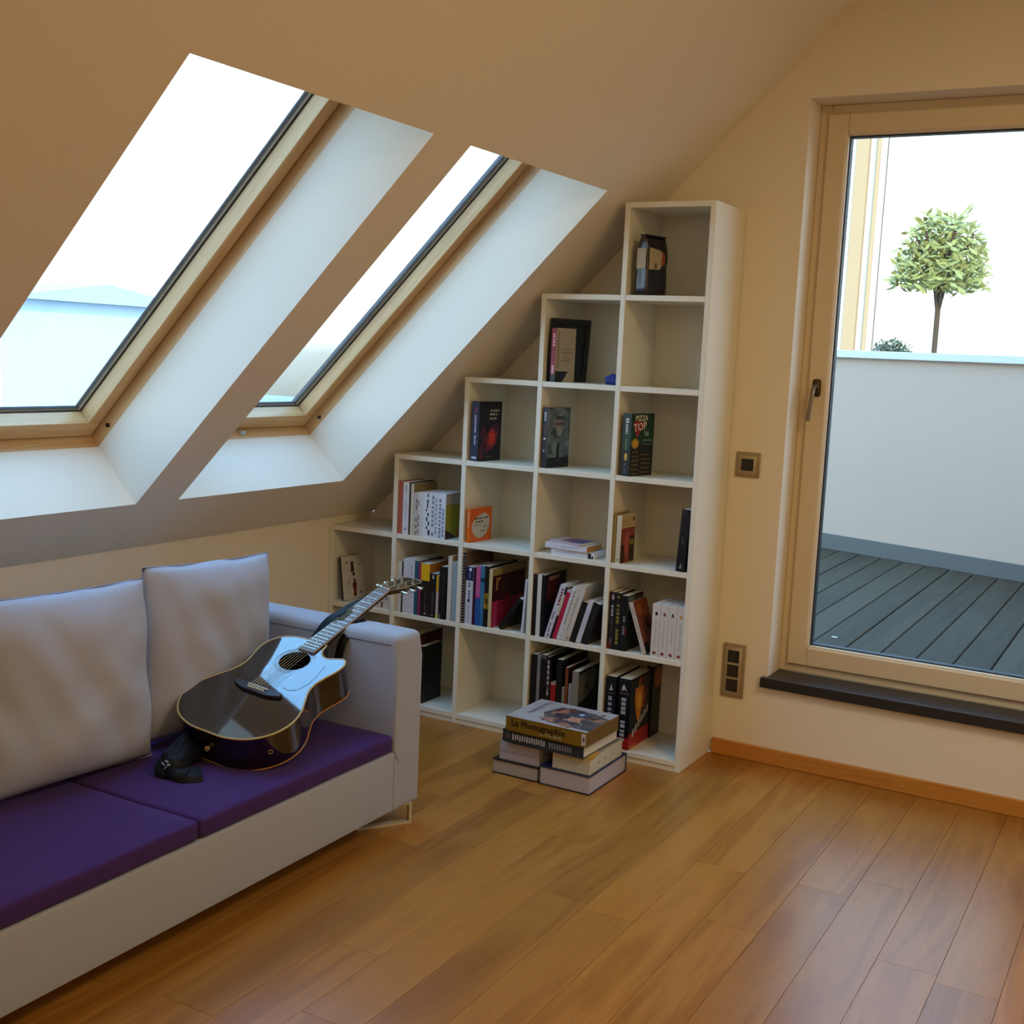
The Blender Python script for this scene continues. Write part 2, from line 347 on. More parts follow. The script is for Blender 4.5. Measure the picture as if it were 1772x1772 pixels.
# ------------------------------------------------------------------ stepped bookcase
w_, d_, z0_, h_, T = .3553, .3437, .0873, .36, .022
t2 = T/2
bk = empty('bookcase', (0, 0, 0), label='stepped white bookcase of five rising columns under the roof slope against the gable wall', cat='bookcase')
yb = -.004; bf = .0012
tops = [2, 3, 4, 5, 6]                      # top level of each column
for i in range(6):                          # uprights; the one between two columns follows the taller one
    lv = tops[min(i, 4)]
    MB().box(i*w_-t2, -d_, 0, i*w_+t2, yb, z0_+lv*h_+t2, SHELFW, b=bf).build('side_panel', bk)
ZL = lambda j: z0_+j*h_ if j else .034          # the bottom board lies close to the floor
ZT = lambda j: ZL(j)+t2
for c in range(5):
    for lv in range(0, tops[c]+1):
        MB().box(c*w_+t2+.0002, -d_+.001, ZL(lv)-t2, (c+1)*w_-t2-.0002, yb, ZL(lv)+t2, SHELFW, b=bf).build('shelf', bk)
    MB().box(c*w_+t2, yb-.008, 0, (c+1)*w_-t2, yb-.0005, z0_+tops[c]*h_, SHELFW).build('back_panel', bk)
    MB().box(c*w_+t2+.0002, -d_+.006, 0, (c+1)*w_-t2-.0002, -d_+.02, ZL(0)-t2-.0002, SHELFW).build('plinth', bk)

# ------------------------------------------------------------------ books
PAGE = mat('book pages', 'CFC6B2', .9, spec=.1); PAGEW = mat('white book pages', 'D6D0CC', .9, spec=.1)
def cmat(c, rough=.4):
    if '~' not in c: return mat('printed card '+c, c, rough, var=.02)
    k = 'printed picture '+c
    if k in MATS: return MATS[k]
    a, b = c.split('~'); m = mat(k, a, rough, var=.02); n = m.node_tree; t = [q for q in n.nodes if q.type == 'TEX_COORD'][0]
    nz = n.nodes.new('ShaderNodeTexNoise'); nz.inputs['Scale'].default_value = 17; nz.inputs['Detail'].default_value = 3; nz.inputs['Distortion'].default_value = .6
    n.links.new(t.outputs['Object'], nz.inputs['Vector']); cr_ = n.nodes.new('ShaderNodeValToRGB'); cr_.color_ramp.elements[0].position = .38; cr_.color_ramp.elements[1].position = .62
    cr_.color_ramp.elements[0].color = lin(a); cr_.color_ramp.elements[1].color = lin(b); n.links.new(nz.outputs['Fac'], cr_.inputs[0]); n.links.new(cr_.outputs[0], n.nodes['Principled BSDF'].inputs['Base Color'])
    return m
def book(label, T_, D, H, loc, rz=0, lean=0, cover='FFFFFF', front=None, page=None, hard=False, prints=(), group=None, flat=None, name='book', letters=()):
    """origin bottom left of the spine; x thickness, y depth, z height. prints: (face, u0, v0, u1, v1, colour[, 'disc']); face S spine, F right-hand cover, L left-hand cover"""
    r = empty(name, label=label, cat='book', group=group or GROUP)
    M = Matrix.Translation(loc) @ Matrix.Rotation(rz, 4, 'Z')
    if flat: M = M @ flat
    if lean:
        px = T_ if lean > 0 else 0
        M = M @ Matrix.Translation((px, 0, 0)) @ Matrix.Rotation(lean, 4, 'Y') @ Matrix.Translation((-px, 0, 0))
    r.matrix_world = M
    ct = .003 if hard else .0012; ins = .004 if hard else .0008
    cm = cmat(cover)
    MB().box(0, 0, 0, ct, D, H, cm).box(T_-ct, 0, 0, T_, D, H, cmat(front) if front else cm).box(ct, 0, 0, T_-ct, ct, H, cm).build('cover', r)
    MB().box(ct, ct, ins, T_-ct, D-ins, H-ins, PAGEW if page == 'w' else PAGE).build('page_block', r)
    def mapf(face, u, v, lift=.0004):
        if face == 'S': return (u*T_, -lift, v*H)
        if face == 'F': return (T_+lift, u*D, v*H)
        if face == 'E': return (u*T_, v*D, H+lift)
        return (-lift, u*D, v*H)
    if prints:
        mb = MB()
        for k, q in enumerate(prints):
            f, u0, v0, u1, v1, c = q[:6]; lf = .0003+.00003*k
            if len(q) > 6 and q[6] == 'disc':
                pts = [mapf(f, (u0+u1)/2+(u1-u0)/2*math.cos(a), (v0+v1)/2+(v1-v0)/2*math.sin(a), lf) for a in [2*math.pi*i/20 for i in range(20)]]
            elif len(q) > 6: pts = [mapf(f, u0+(u1-u0)*a, v0+(v1-v0)*b_, lf) for a, b_ in q[6]]
            else: pts = [mapf(f, *a, lf) for a in ((u0, v0), (u1, v0), (u1, v1), (u0, v1))]
            mb.add(pts, [list(range(len(pts)))], cmat(c))
        o_ = mb.build('cover_print', r)
        if len(prints) > 1: o_['kind'] = 'stuff'
    for body, face, u, v, size, c, rot in letters:
        vs, fs = text_geo(body, size, 'CENTER'); mb = MB(); out = []
        for p in vs:
            x_, y_ = p.x*math.cos(rot)-p.y*math.sin(rot), p.x*math.sin(rot)+p.y*math.cos(rot)
            if face == 'S': out.append((u*T_+x_, -.0022, v*H+y_))
            elif face == 'F': out.append((T_+.0026, u*D+x_, v*H+y_))
            elif face == 'L': out.append((-.0012, u*D-x_, v*H+y_))
        mb.add(out, fs, cmat(c)).build('lettering', r)
    return r
def dashes(c, u0, u1, v0, v1, n, seed=1, face='S'):
    """blurred small print: a run of short strokes"""
    rr = random.Random(seed); o = []; st_ = (v1-v0)/n
    for k in range(n):
        if rr.random() < .88: o.append((face, u0, v0+k*st_, u1, v0+(k+rr.uniform(.5, .85))*st_, c))
    return o
def hdash(c, u0, u1, v, h, n, seed=1, face='F'):
    rr = random.Random(seed); o = []; st_ = (u1-u0)/n
    for k in range(n): o.append((face, u0+k*st_, v, u0+(k+rr.uniform(.5, .8))*st_, v+h, c))
    return o
YF = -d_+.006
def rowbook(j, x0, x1, H, label, cover, D=.16, lean=0, yoff=0, **k):
    T_ = (x1-x0-.0006)*math.cos(lean); H_ = H/math.cos(lean)
    return book(label, T_, D, H_, (x0+(0 if lean <= 0 else (x1-x0-.0006-T_)), YF+yoff, ZT(j)+.0003), 0, lean, cover, **k)

# --- column four and five, shown face out
GROUP = 'books standing alone in the upper compartments'
R = math.radians
book('navy-spined book whose black cover shows a glowing red figure, in the third column top compartment', .040, .15, .258, (.738, -.335, ZT(3)+.0003), R(-10), 0, '16183C', front='0B0A12',
     prints=[('S', .38, .80, .66, .90, '7A1E50')]+dashes('B8B8CC', .40, .62, .28, .78, 15, 3)+[('S', .12, .04, .8, .075, 'C0C0D8')] +
     [('F', .02, .04, .62, .60, '5A1634~20081A', ((.1, 0), (.6, .05), (.9, .4), (.7, .7), (.3, 1), (.05, .8), (.25, .5), (0, .25))), ('F', .3, .24, .98, .66, '4C163C~2A0C26', ((.1, 0), (.7, .1), (1, .5), (.8, 1), (.3, .8), (0, .4))), ('F', .28, .16, .84, .56, 'B0241A~6A1414', ((.2, 0), (.6, .1), (.9, .4), (1, .8), (.6, 1), (.3, .8), (0, .5))), ('F', .44, .24, .74, .50, 'E03A20~B02018', ((.3, 0), (.8, .2), (1, .7), (.6, 1), (.1, .8), (0, .3)))] +
     hdash('A8A498', .5, .92, .83, .035, 4, 1)+hdash('C4BEB0', .46, .84, .77, .03, 4, 2)+hdash('C4BEB0', .46, .8, .70, .03, 3, 3)+hdash('5C1420', .5, .9, .92, .02, 5, 9)+hdash('5A6A64', .35, .62, .06, .02, 3, 4))
book('grey misty-covered book with black spine, top compartment but one of the fourth column', .026, .155, .253, (1.084, -.335, ZT(3)+.0003), R(-10), 0, '121018', front='2C363E~75828A',
     prints=[('F', .0, .0, 1, .17, '0C0C10'), ('F', .40, .05, .60, .44, '14181C', ((0, 0), (1, 0), (.7, 1), (.3, .9))), ('F', .30, .62, .74, .90, '5E666C~868C8E', 'disc'),
             ('F', .40, .52, .66, .68, '7E8486~9A9C98', 'disc'), ('F', .3, .71, .76, .745, '6E3838'), ('F', .36, .80, .70, .86, '30383E')] +
     dashes('A0A0AC', .3, .7, .78, .93, 3, 5)+[('S', .3, .47, .7, .50, 'D0D0D8'), ('S', .3, .27, .6, .30, 'B0B0B8'), ('S', .25, .55, .7, .68, '4A1C28')])
book('dark green cookery book with red and white title, fifth column third compartment down', .044, .15, .253, (1.449, -.335, ZT(3)+.0003), R(-14), 0, '15281A', front='14361C',
     prints=[('F', 0, 0, 1, .52, '191209'), ('S', 0, 0, 1, .4, '150E0A'), ('F', .08, .60, .52, .88, '8E1E20', ((0, .9), (.3, 1), (1, .95), (.8, .5), (.45, 0), (.2, .4))),
             ('F', .04, .44, .36, .60, 'B08420', 'disc'), ('F', .10, .48, .30, .56, 'C89A2C', 'disc'), ('S', .35, .24, .72, .37, 'C09438', 'disc')] +
     dashes('C8C4B0', .38, .62, .62, .84, 8, 2)+dashes('C8C4B0', .36, .72, .85, .93, 2, 3)+dashes('5E7040', .4, .6, .42, .60, 7, 6)+dashes('50505C', .4, .6, .04, .22, 6, 8) +
     sum([hdash('8E7420', .08, .38, v, .016, 4, int(v*100)) for v in (.03, .10, .17, .24, .31, .38)], []) +
     sum([hdash('8E7420', .52, .9, v, .016, 4, int(v*100)+5) for v in (.05, .12, .19, .26, .33)], []) +
     sum([[('F', .46, v, .50, v+.025, '6A3C5C')] for v in (.05, .12, .19, .26, .33)], [])+hdash('8A9080', .52, .96, .56, .022, 4, 12)+hdash('6A8060', .48, .96, .50, .014, 7, 13),
     letters=[('PIZZA', 'F', .42, .885, .030, 'E0D8B8', .02), ('TOP', 'F', .38, .73, .044, 'E8C8C0', .14), ("'06", 'F', .66, .64, .028, '9AB090', 0)])
GROUP = 'books standing alone in the middle compartments'
book('small square orange book with a pale round blot on its cover, third column middle', .016, .168, .150, (.733, -.335, ZT(2)+.0003), R(-4), 0, 'E26A0C', front='DC6008',
     prints=[('F', .08, .10, .90, .84, 'C4BEB0', ((.1, .2), (.3, .02), (.55, 0), (.8, .12), (.95, .35), (1, .62), (.93, .85), (.72, 1), (.45, .93), (.2, .82), (.02, .6), (0, .38))),
             ('S', .35, .45, .65, .9, 'E8A080')]+hdash('2E2A18', .2, .84, .66, .045, 5, 2)+hdash('33200E', .26, .62, .56, .05, 3, 5)+hdash('8A8474', .18, .5, .46, .04, 4, 6)+hdash('5A5648', .6, .84, .4, .04, 2, 7)+hdash('5A5648', .48, .7, .28, .04, 2, 8))
rowbook(2, 1.437, 1.447, .205, 'thin ochre paperback pressed to the upright beside the pink covered book', '9A7A34', D=.13)
book('cream-spined book with a dusky pink picture cover, fifth column fourth compartment down', .022, .118, .196, (1.449, -.336, ZT(2)+.0003), R(-4), 0, 'CFC0A0', front='C2A878',
     prints=[('F', .0, .0, 1, .73, '8E3A30'), ('F', 0, 0, .3, .38, '3A0E08'), ('F', .62, 0, 1, .55, '2E1C08'), ('F', .25, .15, .62, .66, 'B05048', 'disc'), ('F', .66, .35, .95, .48, '8A7A20', 'disc'), ('F', .80, .86, .93, .94, '4A4A20', 'disc')] +
     hdash('9A8858', .1, .6, .86, .03, 4, 3)+hdash('9A8858', .1, .5, .79, .02, 4, 4)+[('S', .3, .05, .6, .1, '6A9070')])
rowbook(2, 1.714, 1.750, .250, 'black book leaning right against the outer upright, fifth column', '100E14', D=.17, lean=R(3), front='14161A',
        prints=[('S', .3, .42, .6, .56, '3C4450', ((.1, 0), (.5, .3), (1, .1), (.8, 1), (.2, .8))), ('S', .35, .05, .7, .14, '808480', ((0, 0), (1, .1), (.6, 1))), ('S', .1, .9, .5, .99, '2A1E30')])
GROUP = 'row of books in the second column above the guitar head'
rowbook(2, .370, .392, .239, 'tall thin red-edged book first in the row beside the left upright', 'B05A48', D=.17)
rowbook(2, .394, .427, .236, 'tall white-spined book with small grey lettering, second from left upright', 'D8D4D4', page='w', D=.17, prints=dashes('8C8C98', .38, .6, .72, .95, 5, 2)+dashes('A8A8B0', .4, .6, .3, .66, 5, 3)+[('S', .3, .08, .7, .13, '9090A0')])
rowbook(2, .4285, .436, .236, 'very thin dark booklet between a white and a cream book', '3A2A20', D=.19)
rowbook(2, .437, .453, .231, 'tall slim cream book right of the thin dark booklet', 'D2C8AE', D=.19, front='8E784C')
rowbook(2, .453, .476, .194, 'grey-beige book with brown marks down its spine', 'BEB6A8', prints=dashes('7A6450', .5, .85, .03, .9, 6, 4))
rowbook(2, .476, .502, .198, 'off-white book with faint brown marks, left of the one with black script', 'CFCAC2', prints=dashes('7C6E62', .05, .28, .05, .85, 5, 9), page='w')
rowbook(2, .502, .544, .198, 'white book with bold black brush script down its spine', 'D8D8DC', page='w',
        prints=[('S', .55, .91, .72, .98, '202028'), ('S', .45, .76, .8, .86, '6A6E78', 'disc'), ('S', .52, .66, .68, .76, '26262C'), ('S', .4, .58, .55, .64, '3A3A40'), ('S', .6, .47, .8, .56, '101014', 'disc'), ('S', .45, .36, .65, .46, '14141A', 'disc'), ('S', .68, .26, .88, .37, '101014', 'disc'), ('S', .5, .17, .68, .26, '181820', 'disc'), ('S', .72, .04, .98, .18, '0C0C18', 'disc')])
rowbook(2, .544, .585, .202, 'white book patterned with fine grey twigs', 'D4D4D8', page='w', prints=dashes('8A8A94', .15, .45, .05, .95, 9, 11)+dashes('A0A4AC', .6, .85, .1, .9, 8, 12))
rowbook(2, .585, .625, .202, 'white patterned book with a yellow-green cover facing right, last in its row', 'D6D8E2', front='8C8418', page='w', D=.15,
        prints=dashes('70788C', .1, .35, .02, .9, 10, 13)+dashes('8C94A8', .5, .8, .05, .8, 8, 14)+[('F', 0, .76, 1, 1, '9A948A'), ('F', 0, 0, .62, .22, '2A1206', ((0, 0), (1, 0), (.7, .35), (0, 1))), ('F', .62, 0, 1, .2, '8A4A14')])
# pile lying in column four
GROUP = 'books lying in a low pile in the fourth column'
LAY = Matrix(((0, 0, 1, 0), (0, 1, 0, 0), (-1, 0, 0, 0), (0, 0, 0, 1)))      # x->down, z->along x : book lies with spine forward
def flatbook(label, x0, x1, zb, T_, D, y, rz=0, **k):
    """lying book: spine forward, its height runs along +x, its right-hand cover faces down, left-hand cover up"""
    return book(label, T_, D, x1-x0, (x0, y, zb+T_), rz, 0, flat=LAY, **k)
flatbook('white paperback with a black mark on its spine, bottom of the low pile', 1.152, 1.352, ZT(2)+.0003, .026, .13, -.332, cover='D2D2DA', page='w', prints=[('S', .1, .86, .95, .93, '10201C'), ('S', .5, .94, .95, .98, '1C1A10')]+[('S', .3, .1+.08*k, .5, .15+.08*k, 'A0A0A8') for k in range(6)])
flatbook('white paperback with an orange end, second in the low pile', 1.124, 1.322, ZT(2)+.0268, .024, .13, -.334, rz=R(-2), cover='D4D2DA', page=None, prints=[('E', 0, 0, 1, 1, 'B87A28'), ('L', .02, .5, .85, .9, '34386E')]+[('S', .35, .4+.07*k, .6, .44+.07*k, 'A8A8B0') for k in range(6)])
flatbook('thin pink and blue booklet on top of the low pile', 1.136, 1.300, ZT(2)+.0513, .010, .12, -.322, rz=R(-8), cover='BCA8AC', prints=[('L', .1, .3, .9, .6, '6A4A50'), ('L', 0, .6, .9, .98, '48487A')])
# blue ball of cloth
mb = MB(); bm = bmesh.new(); bmesh.ops.create_icosphere(bm, subdivisions=3, radius=.036)
for q in bm.verts:
    q.co *= 1+.35*noise.noise(q.co*45); q.co.z = max(q.co.z*.75, -.016)
o = mb.bm(bm, mat('royal blue cloth', '1C2C7C', .7, bump=.4, bscale=60), Matrix.Translation((1.372, -.275, ZT(4)+.017)), True).build('crumpled_cloth')
tag(o, 'small crumpled royal blue cloth in the corner beside the black frame', 'cloth')
# black frame, leaning, and the white book in front
fr = empty('picture_frame', (1.084, -.312, ZT(4)+.001), R(68), 'empty-looking black frame leaning behind the white and red book', 'picture frame')
lm = Matrix.Rotation(R(4), 4, 'X')
BL = mat('black wooden frame', '15100E', .5)
W1, H1, fwid = .215, .262, .022
mb = MB(); 
for a in ((0, 0, fwid, H1), (W1-fwid, 0, W1, H1), (fwid, 0, W1-fwid, fwid), (fwid, H1-fwid, W1-fwid, H1)): mb.box(a[0], 0, a[1], a[2], .016, a[3], BL, lm, b=.002)
mb.build('frame', fr)
MB().box(fwid, .006, fwid, W1-fwid, .010, H1-fwid, mat('black picture', '0A0908', .35), lm).build('picture', fr)
GROUP = 'books standing alone in the upper compartments'
book('white book with a red spine in front of the black frame', .026, .122, .222, (1.108, -.337, ZT(4)+.0003), R(-14), 0, 'B8A890', front='A89A84',
     prints=[('S', 0, 0, 1, 1, '0E0C12'), ('S', 0, .14, 1, .985, '8E1826')]+dashes('D8A0A8', .3, .75, .66, .97, 6, 3)+dashes('D8A0A8', .25, .7, .16, .32, 4, 5) +
     [('F', 0, 0, .66, .20, '100E12', ((0, 0), (.55, 0), (1, 1), (0, 1))), ('F', .08, .25, .16, .92, '8E8068')]+hdash('7A6A58', .38, .85, .60, .02, 4, 3)+hdash('6C5846', .3, .9, .53, .03, 6, 4)+hdash('7A6A58', .35, .8, .44, .02, 4, 5)+hdash('7A6A58', .3, .75, .38, .03, 3, 6))
# coffee bag
cb = empty('coffee_bag', (1.462, -.325, ZT(5)+.001), R(-14), 'dark foil coffee bag with a cream label in the topmost compartment', 'bag')
foil = mat('dark plum foil', '1C1216', .28, spec=.7, bump=.5, bscale=22)
def bagshape(co):
    t = co.z/.236; k = 1-max(0, t-.80)/.20*.75; x_ = co.x*(k if t > .8 else 1)*(1+.04*math.sin(t*9)); y_ = co.y*(1+.12*max(0, t-.8))
    return Vector((x_+.026+.004*noise.noise(co*30), y_+.068+.004*noise.noise(co*25+Vector((3, 0, 0))), co.z))
MB().rbox(-.026, -.066, 0, .026, .066, .236, .01, foil, sub=7, jig=bagshape).build('pouch', cb)
mb = MB()
lab = mat('cream paper label', 'AC9A78', .6); labo = mat('orange label edge', '9C4010', .5)
def strip(mb, pts, m_):  mb.add(pts, [list(range(len(pts)))], m_)
for k in range(4): strip(mb, [(.006+.0110*k, -.0035-.0014*math.sin(1), .102), (.0172+.0110*k, -.0035-.001, .102), (.0172+.0110*k, -.0045, .182), (.006+.0110*k, -.0045, .182)], lab)
strip(mb, [(.0585, .006, .100), (.0585, .078, .104), (.0585, .094, .125), (.0585, .092, .165), (.0585, .080, .178), (.0585, .006, .186)], lab)
strip(mb, [(.0588, .088, .115), (.0588, .108, .130), (.0588, .110, .160), (.0588, .092, .178), (.0588, .086, .150)], labo)
strip(mb, [(.0588, .04, .105), (.0588, .058, .108), (.0588, .056, .128), (.0588, .045, .128)], mat('brown label motif', '6E4A1C', .6))
mb.build('paper_label', cb)
MB().box(.012, .0, .230, .040, .136, .237, mat('folded foil top', '120C0C', .35, spec=.6), b=.001).build('folded_top', cb)

# --- row one, column one : card-like book and two small white books
GROUP = 'books in the lowest visible compartment of the first column'
book('white book with two little red-brown figures on its cover leaning in the first column', .016, .152, .206, (.052, -.318, ZT(1)+.0012), R(-5), -R(7.5), '2A2022', front='C6BCA8', hard=True,
     prints=[('F', .17, .82, .25, .87, '202818', 'disc'), ('F', .40, .68, .52, .86, '30100A'), ('F', .36, .60, .56, .70, '3C1A12', ((0, .6), (.5, 0), (1, .7), (.8, 1), (.2, 1))), ('F', .44, .53, .56, .61, '2A0E0A', 'disc'),
             ('F', .48, .38, .58, .46, '3C1A14', 'disc'), ('F', .42, .24, .62, .39, '5C1410', ((.1, 0), (.9, 0), (1, .8), (.6, 1), (.3, 1), (0, .7))), ('F', .46, .10, .58, .25, '6A1208'), ('F', .46, .06, .57, .11, '24100C'),
             ('F', .74, .10, .83, .15, '8A3A3A', 'disc'), ('F', .70, .74, .86, .80, 'A09484', 'disc'), ('F', .2, .26, .32, .5, 'ACA290', ((.3, 0), (1, .4), (.7, 1), (0, .6)))])
flatbook('small white book lying below the guitar neck, lower of two', .215, .336, ZT(1)+.0003, .034, .13, -.332, cover='D0C8C0', page='w', prints=[('S', .1, .60, .8, .68, '3A3424'), ('S', .3, .2, .5, .5, 'A8A098')])
flatbook('small white book with a black mark lying on the lower one', .222, .343, ZT(1)+.0346, .034, .12, -.330, rz=R(-3), cover='CEC8C2', page='w', prints=[('S', .1, .50, .9, .57, '181818'), ('S', .3, .75, .7, .9, '8C8C90')])
# --- row one, column two
GROUP = 'row of books in the second column behind the guitar head'
rowbook(1, .367, .3825, .226, 'beige slim book first in the row behind the guitar head', 'CBB892')
rowbook(1, .383, .4005, .228, 'off-white slim book second in the row behind the guitar head', 'D0CABC', page='w', prints=dashes('B0A898', .4, .6, .2, .8, 8, 3))
rowbook(1, .4015, .4095, .234, 'thin slate grey book between two pale ones', '3C3A40', D=.17)
rowbook(1, .4100, .4410, .250, 'white book left of its white twin beside the teal one', 'CFCCD2', page='w', prints=dashes('9A98A4', .45, .6, .1, .6, 8, 4), D=.19)
rowbook(1, .4414, .4710, .251, 'white book touching the teal one', 'CDCAD2', page='w', prints=dashes('8A8894', .4, .55, .3, .9, 9, 7)+dashes('8A8894', .3, .5, .15, .2, 1, 7), D=.2)
rowbook(1, .4720, .4905, .246, 'teal blue book in the row behind the guitar head', '0E5468', front='101A1E', D=.20)
rowbook(1, .4912, .5055, .240, 'magenta book right of the teal one', '8E2A58', D=.15)
rowbook(1, .5062, .5525, .239, 'thick black book with a yellow top third', '0C080C', front='3A2408', page=None, D=.17, prints=[('S', 0, .68, 1, 1, 'E0B010'), ('F', 0, .7, 1, .99, 'B06A10')]+dashes('4C4A44', .5, .65, .1, .5, 10, 5)+[('S', .45, .04, .7, .07, 'A8A0A0')])
rowbook(1, .5530, .5885, .200, 'shorter black book with a white letter at its top', '07070A', page='w', prints=[('S', .42, .88, .62, .96, 'C8C8D0')]+dashes('50505A', .4, .6, .15, .6, 10, 6)+[('S', .4, .05, .65, .08, '909098')])
rowbook(1, .5890, .6015, .196, 'slim white book with a yellow head between black ones', 'BCA8B4', prints=[('S', 0, .62, 1, 1, 'C8A010'), ('S', 0, 0, 1, .1, 'C8B83C')])
rowbook(1, .6045, .6400, .238, 'black book left of the cream one in the second column', '0A070A', D=.18, prints=dashes('3A2E34', .5, .65, .2, .9, 10, 8)+[('S', 0, .0, .3, .1, '6A6060')])
rowbook(1, .6475, .6700, .290, 'tallest cream book near the right end of the row behind the guitar head', 'CFC8BA', front='C08A40', D=.12)
rowbook(1, .6710, .6985, .268, 'grey-blue book last in the row behind the guitar head', '8CA0A4', D=.12)
# --- row one, column three
GROUP = 'row of books in the third column with the pink covers'
sp_ = rowbook(1, .7235, .7375, .315, 'tall black spiral-bound notebook first in the third column', '141210', front='6E5C4C', D=.24)
mb = MB()
for k in range(24):
    z = .008+k*.0128; mb.tube([(.007+.0085*math.cos(a), -.002+.005*math.sin(a)-.002, z) for a in [i*math.pi/3 for i in range(6)]], .0011, mat('wire binding', 'B4AEA8', .3, metal=.8), n=4, closed=True)
mb.build('spiral_wire', sp_)
rowbook(1, .7425, .7800, .256, 'white book with a navy top third beside the spiral notebook', 'C6C6CE', page='w', D=.18,
        prints=[('S', 0, .76, 1, 1, '12204C'), ('S', .4, .92, .75, .985, 'E4E4EC', 'disc'), ('S', .45, .80, .6, .9, '7C86A8')]+dashes('4C5262', .4, .62, .42, .74, 7, 5)+[('S', .3, .38, .62, .44, '202430', 'disc')]+dashes('9C9CA4', .42, .56, .05, .34, 10, 6))
rowbook(1, .7805, .7935, .257, 'plum-black slim book left of the pink and blue one', '3A0C24', D=.17)
rowbook(1, .7940, .8175, .264, 'book pink above and strong blue below', '154E94', D=.17, prints=[('S', .05, .49, .95, 1, 'C45A8C'), ('S', .05, .46, .95, .5, 'B83C8C')])
rowbook(1, .8180, .8375, .268, 'steel-blue book with a dark band right of the pink and blue one', '3C7494', D=.18, prints=[('S', 0, .73, 1, .80, '0A2C40'), ('S', 0, 0, 1, .3, '2C6490')])
rowbook(1, .8380, .8600, .269, 'black book with a yellow picture low on its spine', '080604', D=.25, prints=[('S', .05, .30, .95, .56, '8C6410'), ('S', .3, .36, .8, .48, '241804', 'disc'), ('S', .05, .31, .4, .4, 'C09020', 'disc'), ('S', .3, .05, .9, .12, '302820')])
rowbook(1, .8605, .8790, .259, 'large cream-spined book whose maroon and pink cover faces right', 'C8B484', front='3A1218', D=.29,
        prints=[('F', 0, .88, 1, 1, 'A08C50'), ('F', 0, 0, 1, .44, 'A02048'), ('F', .04, 0, .16, .44, 'C03C6C'), ('F', .3, .36, .62, .56, '8C0C14', ((0, 0), (1, 0), (.5, 1))), ('F', .1, .62, .24, .84, 'A07850', ((0, 0), (.4, 0), (.5, .7), (1, .8), (1, 1), (0, 1))),
                ('F', .30, .56, .52, .80, '54282C', 'disc'), ('F', .36, .62, .46, .76, '220C10', 'disc'), ('F', .6, .5, .8, .66, '44202A', 'disc')])
rowbook(1, .9080, .9300, .145, 'black book slumped steeply to the right at the end of the third column row', '0C0E0C', D=.20, lean=R(34), front='0A0A0A', page=None, prints=[('L', 0, .0, .02, 1, 'A8906C')])
rowbook(1, 1.0270, 1.0375, .236, 'thin white booklet against the right upright of the third column', 'C6C8D2', D=.2, lean=R(3), page='w')
# --- row one, column four
GROUP = 'leaning row of books in the fourth column'
ln = R(16)
rowbook(1, 1.078, 1.098, .267, 'tall black book first in the fourth column', '0C0808', D=.2, prints=[('S', 0, 0, 1, .25, '1C0808'), ('S', .2, .93, .9, .99, '3A1A0C')])
rowbook(1, 1.0985, 1.1185, .266, 'tall white book between two upright black ones', 'CFCCC0', D=.2, page=None)
rowbook(1, 1.119, 1.133, .266, 'tall black book with a red panel on its cover behind the leaning row', '060406', front='080406', D=.20, prints=[('F', .12, .55, .6, .93, '4C0A0C'), ('F', .2, .90, .66, .96, 'A06A60')])
rowbook(1, 1.140, 1.167, .232, 'white leaning book with maroon lettering, first of the leaning ones', 'C8C4CC', D=.16, lean=ln, page='w', prints=dashes('7A1C24', .48, .85, .52, .96, 8, 2)+dashes('3A3040', .3, .5, .1, .5, 10, 3)+dashes('6A2430', .5, .7, .02, .1, 1, 3))
rowbook(1, 1.167, 1.178, .229, 'slim black book leaning beside the crimson one', '14100E', D=.14, lean=ln, prints=[('S', 0, .45, .9, .85, 'C8BC98')])
rowbook(1, 1.178, 1.198, .218, 'crimson leaning book with a white head', 'B01C40', D=.14, lean=ln, page='w', prints=[('S', 0, .95, 1, 1, 'B8B0C0')])
rowbook(1, 1.198, 1.217, .234, 'white leaning book right of the crimson one', 'CFCCC8', D=.16, lean=ln, prints=dashes('4C4440', .75, .92, .3, .95, 9, 6), page='w')
rowbook(1, 1.217, 1.238, .240, 'creamy leaning book with brown dots on its spine', 'CABFB2', D=.19, lean=ln, prints=dashes('8C6C54', .8, .95, .2, .8, 9, 7), page=None)
rowbook(1, 1.238, 1.259, .244, 'cream leaning book just left of the short black one', 'C8BCAC', D=.19, lean=ln, prints=[('S', .2, .03, .8, .07, '8A7250', 'disc')])
rowbook(1, 1.262, 1.287, .176, 'short black leaning book beside a short white one', '16140E', D=.14, lean=ln, page=None)
rowbook(1, 1.289, 1.311, .184, 'short white leaning book between two black ones', 'C8C4CE', D=.14, lean=ln, page='w', prints=dashes('A09CA8', .4, .6, .1, .9, 10, 2))
rowbook(1, 1.315, 1.345, .177, 'short black leaning book with dark maroon cover, last of the leaning row', '111114', front='240C10', D=.14, lean=ln, prints=dashes('3A3A44', .4, .6, .2, .9, 7, 2)+[('F', .2, .05, .8, .12, '5A3430')])
